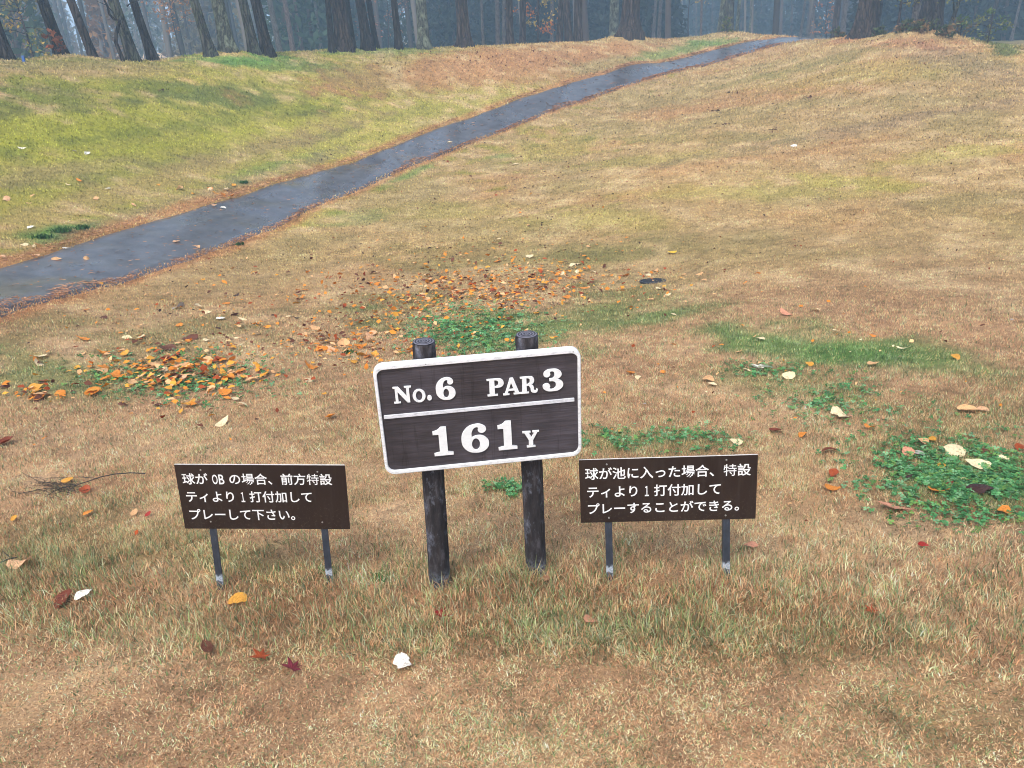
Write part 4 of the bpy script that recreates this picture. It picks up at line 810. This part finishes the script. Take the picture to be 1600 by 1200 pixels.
LK = {'ovate': [leaf_mesh('leaf', 'ovate', s) for s in range(5)], 'long': [leaf_mesh('leaf', 'long', s+20) for s in range(3)], 'broad': [leaf_mesh('leaf', 'broad', s+40) for s in range(4)], 'torn': [leaf_mesh('leaf', 'torn', s+60) for s in range(3)], 'maple': [leaf_mesh('leaf', 'maple', s+80) for s in range(2)]}
lm = NM('fallen_leaf'); oi = lm.n('ObjectInfo'); co = lm.coords('Object'); na = lm.noise(7, 5, .65, vec=co); nb_ = lm.noise(30, 3, .6, vec=co)
ra = lm.ramp(na.outputs['Fac'], [(.3, (.6, .52, .46)), (.5, (1, 1, 1)), (.75, (1.15, 1.15, 1.1))]); rb = lm.ramp(nb_.outputs['Fac'], [(.28, (.55, .45, .4)), (.38, (1, 1, 1))])
wv_ = lm.n('TexWave', Scale=5.5, Distortion=.8, _bands_direction='DIAGONAL'); lm.l(co, wv_.inputs['Vector'])
lc = lm.mixc(1., lm.mixc(1., oi.outputs['Color'], ra.outputs[0], 'MULTIPLY'), rb.outputs[0], 'MULTIPLY'); lm.l(lc, lm.b.inputs['Base Color']); lm.set(Roughness=.5, Specular__IOR__Level=.35); lm.bump(wv_.outputs['Fac'], .35, .02)
tl_ = lm.n('BsdfTranslucent'); lm.l(lc, tl_.inputs[0]); mx_ = lm.n('MixShader', Fac=.18); lm.l(lm.b.outputs[0], mx_.inputs[1]); lm.l(tl_.outputs[0], mx_.inputs[2]); lm.l(mx_.outputs[0], lm.out.inputs['Surface'])
for L in LK.values():
    for m in L: m.materials.append(lm.m)
LC = {'cream': lin(244, 222, 178), 'white': lin(246, 242, 230), 'tan': lin(230, 180, 128), 'pink': lin(214, 150, 120), 'orange': lin(224, 140, 52), 'amber': lin(222, 160, 62), 'yellow': lin(240, 200, 60), 'rust': lin(158, 72, 32), 'darkrust': lin(122, 54, 28), 'brown': lin(104, 62, 44), 'darkbrown': lin(66, 40, 34), 'red': lin(164, 44, 36), 'maroon': lin(128, 46, 58), 'grey': lin(176, 168, 164), 'peach': lin(232, 182, 140)}
rl_ = random.Random(5)
def put_leaf(p, length, kind, col, label, group, cat='leaf', lift=.012, tilt=.22, rz=None, var=None):
    me = LK[kind][rl_.randrange(len(LK[kind])) if var is None else var]; o = bpy.data.objects.new('fallen_leaf', me); COL.objects.link(o); D = math.hypot(p[0], p[1])
    e = .15; nx_ = (float(tz(p[0]+e, p[1]))-float(tz(p[0]-e, p[1])))/(2*e); ny_ = (float(tz(p[0], p[1]+e))-float(tz(p[0], p[1]-e)))/(2*e); nrm = Vector((-nx_, -ny_, 1)).normalized()
    q = nrm.to_track_quat('Z', 'Y') @ Matrix.Rotation(rl_.uniform(0, 6.28) if rz is None else rz, 3, 'Z').to_quaternion() @ Matrix.Rotation(rl_.gauss(0, tilt), 3, 'X').to_quaternion() @ Matrix.Rotation(rl_.gauss(0, tilt), 3, 'Y').to_quaternion()
    o.rotation_mode = 'QUATERNION'; o.rotation_quaternion = q; o.scale = (length,)*3; o.location = (p[0], p[1], p[2]+lift); j = rl_.uniform(.9, 1.1); o.color = (*(np.array(col)*j), 1); tag(o, label, cat, group); return o
def mpx(px, p): return px*((p-CAM)@FW)/FPX
G0 = 'leaves lying singly on the lawn'
NOTE = [
 (630, 1043, 28, 'torn', 'white', 'bright cream torn leaf on the lawn in front of the hole sign', 1.2), (460, 1050, 30, 'maple', 'maroon', 'purple red maple leaf in front of the left rule sign', 1.2), (411, 1031, 27, 'maple', 'rust', 'rusty brown maple leaf left of the purple red one', 2.0), (325, 1018, 38, 'long', 'brown', 'long brown leaf sunk in grass below the left rule sign', .7),
 (372, 945, 28, 'broad', 'amber', 'orange yellow round leaf just below the left sign\'s left leg', .3), (101, 942, 36, 'ovate', 'darkrust', 'dark rust leaf beside a cream one at lower left', .05), (131, 935, 27, 'ovate', 'white', 'cream leaf touching the dark rust one at lower left', -.1), (34, 888, 32, 'broad', 'peach', 'pinkish leaf at the end of a twig at left edge', .3),
 (688, 967, 30, 'maple', 'red', 'bright red maple leaf below the hole sign\'s left post', 1.6), (923, 977, 34, 'ovate', 'pink', 'pinkish tan leaf below the hole sign\'s right post', -.7), (855, 910, 24, 'ovate', 'pink', 'brownish leaf at the foot of the hole sign\'s right post', 0), (1172, 858, 22, 'ovate', 'pink', 'pink leaf right of the right rule sign\'s leg', -.2), (1442, 857, 14, 'ovate', 'red', 'small red leaf in the pale grass at right', 1.4), (1363, 960, 18, 'maple', 'rust', 'small red brown leaf in the long grass at lower right', 1.2),
 (1400, 800, 50, 'long', 'pink', 'long pinkish brown leaf below the clover patch', -.1), (1568, 806, 22, 'broad', 'orange', 'orange leaf below the right end of the clover patch', .3), (1530, 772, 38, 'ovate', 'darkbrown', 'large dark brown leaf lying on the clover', -.4), (1466, 772, 30, 'ovate', 'orange', 'folded orange leaf on the lower edge of the clover', .2), (1527, 731, 32, 'torn', 'cream', 'cream leaf in the middle of the clover patch', 0), (1492, 710, 34, 'torn', 'cream', 'long cream leaf at the top of the clover patch', -.4),
 (1567, 721, 18, 'ovate', 'cream', 'slim cream leaf at the right of the clover patch', -.3), (1540, 712, 16, 'ovate', 'brown', 'small brown leaf near the top right of the clover patch', -.5), (1442, 695, 22, 'ovate', 'tan', 'tan leaf above the clover patch touching a yellow one', -.1), (1456, 692, 18, 'ovate', 'amber', 'amber leaf above the clover patch touching a tan one', .4), (1418, 713, 20, 'broad', 'pink', 'pinkish leaf at the upper left edge of the clover patch', 0), (1436, 714, 17, 'ovate', 'grey', 'grey curled leaf at the upper left edge of the clover patch', .8), (1471, 733, 12, 'broad', 'amber', 'small amber leaf within the clover patch', .3), (1510, 755, 16, 'ovate', 'tan', 'small tan leaf low in the clover patch', 0), (1480, 762, 18, 'ovate', 'darkrust', 'dark curled leaf left of the large brown one on the clover', .6), (1420, 750, 14, 'ovate', 'darkbrown', 'small dark leaf at the left of the clover patch', -.6),
 (1300, 768, 24, 'ovate', 'orange', 'orange leaf right of the right rule sign', -.1), (1302, 744, 20, 'ovate', 'rust', 'red brown leaf above an orange one, right of the right rule sign', -.2), (1296, 709, 26, 'ovate', 'darkrust', 'dark rust leaf level with the right sign\'s top edge', .1), (1213, 677, 21, 'ovate', 'darkrust', 'dark red leaf above the right rule sign\'s corner', -.4), (1254, 684, 14, 'broad', 'orange', 'small orange leaf above the right rule sign', 0), (1150, 695, 18, 'torn', 'cream', 'cream leaf just above the right rule sign', -.1), (1358, 672, 14, 'broad', 'orange', 'small orange leaf left of the clover patch top', .8), (1312, 653, 28, 'torn', 'cream', 'cream leaf with a pink neighbour right of centre', 0), (1326, 655, 14, 'ovate', 'pink', 'small pink leaf touching a cream one right of centre', 0),
 (1512, 645, 30, 'ovate', 'tan', 'larger of two long tan leaves side by side at right', 0), (1536, 645, 18, 'ovate', 'peach', 'smaller of two long tan leaves side by side at right', -.5), (1595, 705, 16, 'broad', 'rust', 'dark red leaf cut by the right edge of the picture', .8), (1196, 578, 20, 'ovate', 'white', 'white leaf at the right of the cream leaf cluster', -.2), (1183, 579, 18, 'broad', 'white', 'white leaf in the middle of the cream leaf cluster', .1), (1168, 583, 14, 'ovate', 'cream', 'cream leaf at the left of the cream leaf cluster', 0), (1232, 592, 18, 'broad', 'cream', 'cream leaf standing right of the cream leaf cluster', .9), (1107, 597, 22, 'ovate', 'tan', 'tan leaf left of the cream leaf cluster', -.4), (1113, 604, 14, 'ovate', 'cream', 'small cream leaf under a tan one', 0),
 (1228, 493, 22, 'long', 'pink', 'pinkish leaf above the bright green patch', -.1), (1273, 487, 14, 'broad', 'cream', 'pale leaf above the bright green patch, right of a pinkish one', 0), (1363, 573, 20, 'ovate', 'tan', 'tan leaf below the bright green patch', 0), (1411, 548, 18, 'long', 'cream', 'cream leaf on the right part of the bright green patch', 0), (1188, 533, 15, 'ovate', 'cream', 'cream leaf on the left part of the bright green patch', 0), (1492, 562, 13, 'broad', 'amber', 'amber leaf right of the bright green patch', 0), (1362, 529, 12, 'broad', 'orange', 'orange leaf at the top of the bright green patch', 0), (1307, 521, 12, 'ovate', 'cream', 'small cream leaf at top of the bright green patch', 0), (1264, 573, 13, 'broad', 'amber', 'amber leaf below the left part of the bright green patch', 0),
 (348, 664, 26, 'long', 'cream', 'long cream leaf below the leaf pile at left', 0), (517, 655, 16, 'broad', 'orange', 'orange leaf left of the hole sign\'s upper corner', .7), (10, 695, 24, 'broad', 'darkrust', 'dark red brown leaf at the left edge', .2), (134, 770, 22, 'ovate', 'rust', 'orange red leaf under the bare twig', .4), (108, 755, 22, 'ovate', 'amber', 'amber leaf on the bare twig', .1), (141, 806, 18, 'ovate', 'orange', 'orange leaf standing below the bare twig', .8), (210, 806, 14, 'ovate', 'tan', 'small tan leaf left of the left rule sign', .4), (232, 808, 11, 'ovate', 'red', 'tiny red leaf left of the left rule sign', 0), (24, 815, 11, 'broad', 'amber', 'tiny amber leaf below the bare twig at left', 0),
 (1240, 229, 9, 'torn', 'white', 'white leaf alone on the hill at right', 0), (582, 428, 15, 'broad', 'cream', 'cream leaf above the leaf drift, below the path', 0), (280, 483, 18, 'torn', 'grey', 'greyish white upright leaf between path and leaf pile', 1.0), (311, 482, 15, 'broad', 'cream', 'cream leaf beside the greyish upright one', 0), (345, 500, 15, 'torn', 'white', 'white leaf below the cream one near the leaf pile', .4), (1050, 397, 13, 'broad', 'yellow', 'bright yellow leaf above the drain cover', 0), (828, 403, 11, 'broad', 'cream', 'cream leaf at the upper rim of the leaf drift', 0), (805, 258, 11, 'ovate', 'cream', 'cream leaf alone on the slope below the path', 0), (778, 376, 10, 'ovate', 'cream', 'small cream leaf high above the leaf drift', 0),
 (276, 379, 13, 'ovate', 'peach', 'pinkish leaf lying on the wet path', 0), (349, 326, 9, 'torn', 'white', 'white leaf on the wet path', 0), (335, 322, 9, 'ovate', 'peach', 'peach leaf on the wet path near a white one', 0), (104, 390, 11, 'ovate', 'white', 'pale leaf on the path near its upper edge at left', 0), (308, 388, 9, 'broad', 'tan', 'tan leaf at the lower path edge by the needles', 0), (157, 446, 9, 'broad', 'amber', 'amber leaf at the lower edge of the path', 0), (703, 223, 8, 'ovate', 'cream', 'cream leaf on the far part of the path', 0), (1053, 100, 5, 'ovate', 'darkbrown', 'tiny dark leaf on the far part of the path', 0)]
pts = at(np.array([n[0] for n in NOTE]), np.array([n[1] for n in NOTE]))
for (u, v, px, kind, col, lab, rz), p in zip(NOTE, pts):
    onp = abs(path_dist(p[:1], p[1:2])[0]) < PW/2; put_leaf(p, mpx(px, p)*1.08, kind, LC[col], lab, G0, rz=rz, lift=.014 if onp else (.016 if v > 600 else .018), tilt=.06 if onp else .2)
TINT = {'cream': 'cream', 'white': 'white', 'tan': 'tan', 'peach': 'peach coloured', 'orange': 'orange', 'amber': 'amber', 'rust': 'rusty red', 'brown': 'brown', 'darkbrown': 'dark brown'}
SHAPE = {'ovate': 'oval', 'long': 'narrow', 'torn': 'ragged', 'broad': 'rounded'}
# leaves that share a place and look alike
DRIFT = [
 (272, 583, 128, 32, 84, (12, 24), ['tan', 'orange', 'orange', 'peach', 'amber', 'rust', 'brown', 'orange', 'cream'], 'heaped in the pile at left', 'leaves in the pile at left', .03),
 (60, 620, 52, 14, 14, (14, 26), ['orange', 'tan', 'amber', 'brown'], 'in the tail of the pile at the left edge', 'leaves at the left edge', .015),
 (330, 510, 180, 40, 26, (9, 15), ['orange', 'tan', 'cream', 'brown', 'darkbrown'], 'strewn between the path and the leaf pile', 'leaves strewn above the pile', .012),
 (560, 545, 62, 22, 16, (14, 21), ['orange', 'tan', 'amber', 'peach'], 'in the small drift left of the hole sign', 'leaves in the small drift left of the sign', .018),
 (735, 462, 165, 32, 62, (9, 15), ['orange', 'orange', 'amber', 'tan', 'rust', 'orange'], 'in the long drift above the hole sign', 'leaves in the long drift behind the sign', .014),
 (900, 425, 50, 18, 10, (9, 14), ['orange', 'amber', 'cream'], 'at the right end of the long drift', 'leaves at the right end of the drift', .012),
 (1020, 450, 60, 26, 11, (9, 14), ['orange', 'tan', 'cream', 'rust'], 'lying around the drain cover', 'leaves round the drain cover', .012),
 (1040, 560, 70, 34, 7, (11, 16), ['tan', 'orange', 'cream'], 'on the lawn right of the hole sign\'s top', 'leaves right of the hole sign', .012),
 (100, 290, 110, 70, 17, (8, 13), ['cream', 'peach', 'white', 'tan', 'orange'], 'on the mossy bank above the path', 'leaves on the bank', .016),
 (330, 300, 70, 14, 10, (8, 12), ['tan', 'cream', 'amber', 'orange'], 'along the upper edge of the path', 'leaves along the path edge', .014),
 (55, 395, 45, 12, 7, (10, 15), ['tan', 'cream', 'peach'], 'by the upper path edge at far left', 'leaves by the dark green tuft', .014)]
for (u, v, ru, rv, n, (p0, p1), cs_, lab, grp, hz) in DRIFT:
    rg = np.random.default_rng(u+v); P = at(u+np.clip(rg.standard_t(5, size=n), -3, 3)*ru*.55, v+np.clip(rg.standard_t(5, size=n), -3, 3)*rv*.55)
    for p in P:
        kd = rl_.choice(['ovate', 'ovate', 'long', 'torn', 'broad']); cn = rl_.choice(cs_)
        put_leaf(p, mpx(rg.uniform(p0, p1), p), kd, LC[cn], SHAPE[kd]+' '+TINT[cn]+' leaf '+lab, grp, lift=rl_.uniform(.004, hz*.8), tilt=.26)
# everything smaller: one mass of litter
def litter():
    rg = np.random.default_rng(17); U, Vv, S, Cc = [], [], [], []
    def add(u, v, ru, rv, n, s0, s1, cols, uniform=False):
        a = rg.uniform(-1, 1, (n, 2)) if uniform else rg.standard_t(4, size=(n, 2))*.5; U.append(u+a[:, 0]*ru); Vv.append(v+a[:, 1]*rv); S.append(rg.uniform(s0, s1, n)); Cc.append(np.stack([LC[c] for c in cols])[rg.integers(0, len(cols), n)])
    D_ = ['brown', 'darkbrown', 'darkbrown', 'darkrust']; O_ = ['orange', 'tan', 'amber', 'rust', 'orange', 'orange', 'brown']
    add(272, 585, 135, 32, 340, 6, 15, O_+['tan', 'amber']); add(440, 545, 150, 34, 130, 4, 11, O_+['brown']); add(400, 470, 300, 50, 120, 3, 8, O_+D_, True); add(640, 490, 130, 40, 190, 4, 10, O_+['brown']); add(830, 440, 170, 34, 170, 4, 9, O_+['rust']); add(60, 620, 60, 16, 40, 6, 12, O_); add(735, 455, 200, 42, 620, 5, 11, O_+['brown']); add(870, 430, 130, 30, 170, 4, 9, O_); add(560, 540, 90, 30, 150, 6, 13, O_); add(740, 515, 100, 34, 60, 4, 9, O_)
    add(320, 500, 260, 60, 150, 3, 8, O_+D_); add(700, 400, 330, 50, 260, 2, 6, D_+['orange']); add(1000, 320, 560, 110, 800, 1.5, 4.5, D_+['rust'], True); add(850, 310, 160, 100, 420, 2, 5, D_); add(1450, 110, 150, 45, 220, 1.5, 3.5, D_+['tan'], True); add(1250, 200, 340, 100, 420, 1.5, 4, D_, True)
    add(760, 95, 230, 24, 260, 1.5, 5, ['darkrust', 'brown', 'darkrust']); add(250, 180, 250, 80, 50, 1.5, 4, D_, True); add(1300, 560, 300, 110, 70, 4, 9, O_+['cream', 'brown', 'grey'], True); add(500, 640, 480, 60, 50, 3, 8, O_+D_, True); add(800, 820, 760, 90, 26, 4, 9, ['rust', 'tan', 'brown', 'pink'], True); add(1430, 70, 90, 8, 80, 2, 4, ['darkrust', 'pink', 'brown'])
    for (u, v) in ((1145, 147), (1208, 205), (1122, 174), (1138, 196), (1262, 154), (253, 143)): add(u, v, 7, 2, 9, 3, 7, ['darkbrown', 'brown'])
    U, Vv, S, Cc = np.concatenate(U), np.concatenate(Vv), np.concatenate(S), np.vstack(Cc); P = at(U, Vv); sz = S*((P-CAM)@FW)/FPX/2; n = len(P); pd = np.abs(path_dist(P[:, 0], P[:, 1])); k = (pd > PW/2) | (rg.random(n) < .05); P, sz, Cc = P[k], sz[k], Cc[k]; n = len(P)
    d = rg.normal(size=(n, 3))*[1, 1, .3]; d /= np.linalg.norm(d, axis=1)[:, None]; up = rg.normal(size=(n, 3))*.35+[0, 0, 1]; s = np.cross(d, up); s /= np.linalg.norm(s, axis=1)[:, None]; nn = np.cross(s, d); L = sz[:, None]; P = P+[0, 0, .012]+np.c_[np.zeros((n, 2)), np.abs(sz)*.4]
    asp = rg.uniform(.45, .8, (n, 1)); V = np.stack([P-d*L, P-d*L*.2+s*L*asp+nn*L*.3, P+d*L*.5+s*L*asp*.7+nn*L*.25, P+d*L+nn*L*.15, P+d*L*.5-s*L*asp*.7+nn*L*.1, P-d*L*.2-s*L*asp+nn*L*.35], 1).reshape(-1, 3); b = np.arange(n)[:, None]*6
    Fc = np.concatenate([b+np.array([[0, 5, 1]]), b+np.array([[1, 5, 4]]), b+np.array([[1, 4, 2]]), b+np.array([[2, 4, 3]])]); tag(link('leaf_litter', np_mesh('leaf_litter', V, Fc, np.repeat(Cc*rg.uniform(.75, 1.15, (n, 1)), 6, 0)), None, DEAD), 'small fallen leaves and leaf scraps strewn over drift, lawn and hill', 'leaf litter', kind='stuff')
litter()

# ------------------------------------------------------------------ pine needles along the path
def needles():
    rg = np.random.default_rng(23); n = 9000; k = np.clip(18+(rg.random(n)**1.5)*85, 18, 103).astype(int); t = rg.random(n); base = PATH[k]*(1-t[:, None])+PATH[k+1]*t[:, None]; tg = PATH[k+1]-PATH[k]; tg /= np.linalg.norm(tg, axis=1)[:, None]; nm = np.stack([tg[:, 1], -tg[:, 0]], 1)
    side = np.where(rg.random(n) < .68, 1, -1); q = base; clump = fbm(q[:, 0]*1.1, q[:, 1]*1.1+side*40, 91, 3); off = side*(PW/2+.02)+rg.normal(size=n)*.035-side*np.where(side > 0, .6, .1)*np.clip(clump-.56, 0, 1)*2.2*rg.random(n)
    strew = rg.random(n) < .1; off = np.where(strew, rg.uniform(-1, 1, n)*PW/2, off); keep = strew | (clump > .40+.1*rg.random(n)); base, off, nm = base[keep], off[keep], nm[keep]; n = len(base); p = base+nm*off[:, None]
    z = tz(p[:, 0], p[:, 1])+.016+rg.uniform(0, .03, n)*(np.abs(np.abs(off)-PW/2) < .2); D = np.hypot(*p.T); L = .026*rg.uniform(.6, 1.4, n)*np.maximum(1, D/18); a = rg.uniform(0, 6.28, n); d = np.stack([np.cos(a), np.sin(a), rg.normal(size=n)*.12], 1)*L[:, None]; w = np.maximum(.0015, .00028*D); s = np.stack([-np.sin(a)*w, np.cos(a)*w, w*.5], 1); P = np.c_[p, z]
    V = np.stack([P-d-s, P-d+s, P+d+s, P+d-s], 1).reshape(-1, 3); C = np.stack([lin(176, 126, 90), lin(192, 144, 106), lin(146, 102, 74)])[rg.integers(0, 3, n)]*rg.uniform(.75, 1.2, (n, 1))
    tag(link('needle_litter', np_mesh('needle_litter', V, np.arange(4*n).reshape(n, 4), np.repeat(C, 4, 0)), None, DEAD), 'rust coloured needles washed up along the path edges', 'needles', kind='stuff')
needles()

# ------------------------------------------------------------------ twigs, drain cover, blue marker
TWIG = NM('twig_bark').set(Base__Color=(.035, .028, .026, 1), Roughness=.85).m
p0 = at(110, 765)[0]; tw = empty('bare_twig', p0); tag(tw, 'bare dark branching twig with clotted side shoots on the lawn at left', 'twig')
rg = np.random.default_rng(3)
def tw_pts(L, lift=.012):
    P = at(np.array([a for a, b in L], float), np.array([b for a, b in L], float)); P[:, 2] += lift; return P-p0
st_ = tw_pts([(228, 745), (205, 744), (180, 746), (160, 750), (140, 757), (118, 764), (98, 768), (75, 768), (50, 773), (30, 777)], .02); V, Fc = tube(st_, np.linspace(.0032, .0016, len(st_)), 6); link('stem', np_mesh('stem', V, Fc, None, True), tw, TWIG)
for L in ([(150, 753), (125, 751), (100, 752), (75, 753), (45, 751)], [(120, 763), (90, 762), (62, 758), (40, 746)], [(100, 767), (82, 776), (70, 784)], [(130, 760), (110, 770), (85, 778)]):
    q = tw_pts(L, .022); V, Fc = tube(q, np.linspace(.002, .001, len(q)), 5); link('side_shoot', np_mesh('side_shoot', V, Fc), tw, TWIG)
parts = []
for k in range(95):
    u, v = rg.normal(84, 22), rg.normal(766, 6); q = tw_pts([(u, v), (u+rg.normal()*9, v+rg.normal()*4), (u+rg.normal()*16, v+rg.normal()*7)], .012); q[:, 2] += rg.uniform(0, .016, 3); parts.append(tube(q, [.0011, .0008, .0005], 4))
V, Fc, _ = merge(parts); tag(link('fine_shoots', np_mesh('fine_shoots', V, Fc), tw, TWIG), kind='stuff')
p0 = at(12, 886)[0]; tw = empty('bare_twig', p0); tag(tw, 'short dark twig cut by the left edge, ending at a pinkish leaf', 'twig')
q = tw_pts([(-40, 896), (-10, 892), (5, 888), (16, 883), (30, 880)], .03); V, Fc = tube(q, np.linspace(.004, .0025, 5), 6); link('stem', np_mesh('stem', V, Fc, None, True), tw, TWIG)
q = tw_pts([(18, 882), (13, 878), (8, 874)], .04); V, Fc = tube(q, [.002, .0015, .001], 5); link('side_shoot', np_mesh('side_shoot', V, Fc), tw, TWIG)

p0 = at(1020, 440)[0]; dc = empty('drain_cover', p0+[0, 0, -.004]); tag(dc, 'round dark metal drain cover half hidden by leaves in the hollow', 'drain cover')
IRON = NM('dark_cast_iron'); nn_ = IRON.noise(60, 4, .6, vec=IRON.coords('Object')); rr2 = IRON.ramp(nn_.outputs['Fac'], [(.3, (.02, .024, .034)), (.7, (.05, .058, .075))]); IRON.l(rr2.outputs[0], IRON.b.inputs['Base Color']); IRON.set(Roughness=.4, Metallic=.4)
th = np.linspace(0, 6.2832, 33)[:-1]; R0 = .135
circ = lambda rr, z: [(rr*math.cos(a), rr*math.sin(a), z) for a in th]
bm_obj('rim', loft([circ(R0+.02, -.05), circ(R0+.02, .016), circ(R0+.016, .02), circ(R0+.002, .02), circ(R0+.002, 0)]), dc, IRON.m)
lid = bm_obj('lid', loft([circ(R0-.002, -.02), circ(R0-.002, .012), circ(R0-.006, .015), circ(.002, .015)], True, True), dc, IRON.m)
for k in range(-3, 4):
    y = k*.04; hw = math.sqrt(max(.0, (R0-.02)**2-y*y)); bm_obj('rib', box_bm(-hw, hw, y-.006, y+.006, .0155, .021, .001), lid, IRON.m)
q = at_dist(np.array(37.), np.array(94.), np.array(far_d(37, 21.3))); z = float(tz(q[0], q[1])); bmk = empty('marker_stake', (q[0], q[1], z)); tag(bmk, 'small bright blue marker stake at the ridge edge, far left', 'stake')
BLUE = NM('blue_paint').set(Base__Color=(.03, .1, .34, 1), Roughness=.4).m
bm_obj('stake', box_bm(-.03, .03, -.02, .02, -.1, .12, .006), bmk, BLUE); bm_obj('cap', box_bm(-.034, .034, -.024, .024, .1205, .135, .005), bmk, BLUE)

# ------------------------------------------------------------------ haze: the damp air between here and the wood
zmin, zmax = float(GP[:, 2].min()), float(GP[:, 2].max())
bm = box_bm(-212, 212, -150, 262, zmin-1.2, zmax+24, 0); hz = NM('damp_air'); hz.t.nodes.remove(hz.b); pv_ = hz.n('VolumePrincipled', Density=.005, Anisotropy=.1); pv_.inputs['Color'].default_value = (.48, .73, 1.0, 1); hz.l(pv_.outputs[0], hz.out.inputs['Volume'])
haze = bm_obj('haze', bm, None, hz.m); tag(haze, 'thin bluish mist filling the air over the course', kind='stuff')
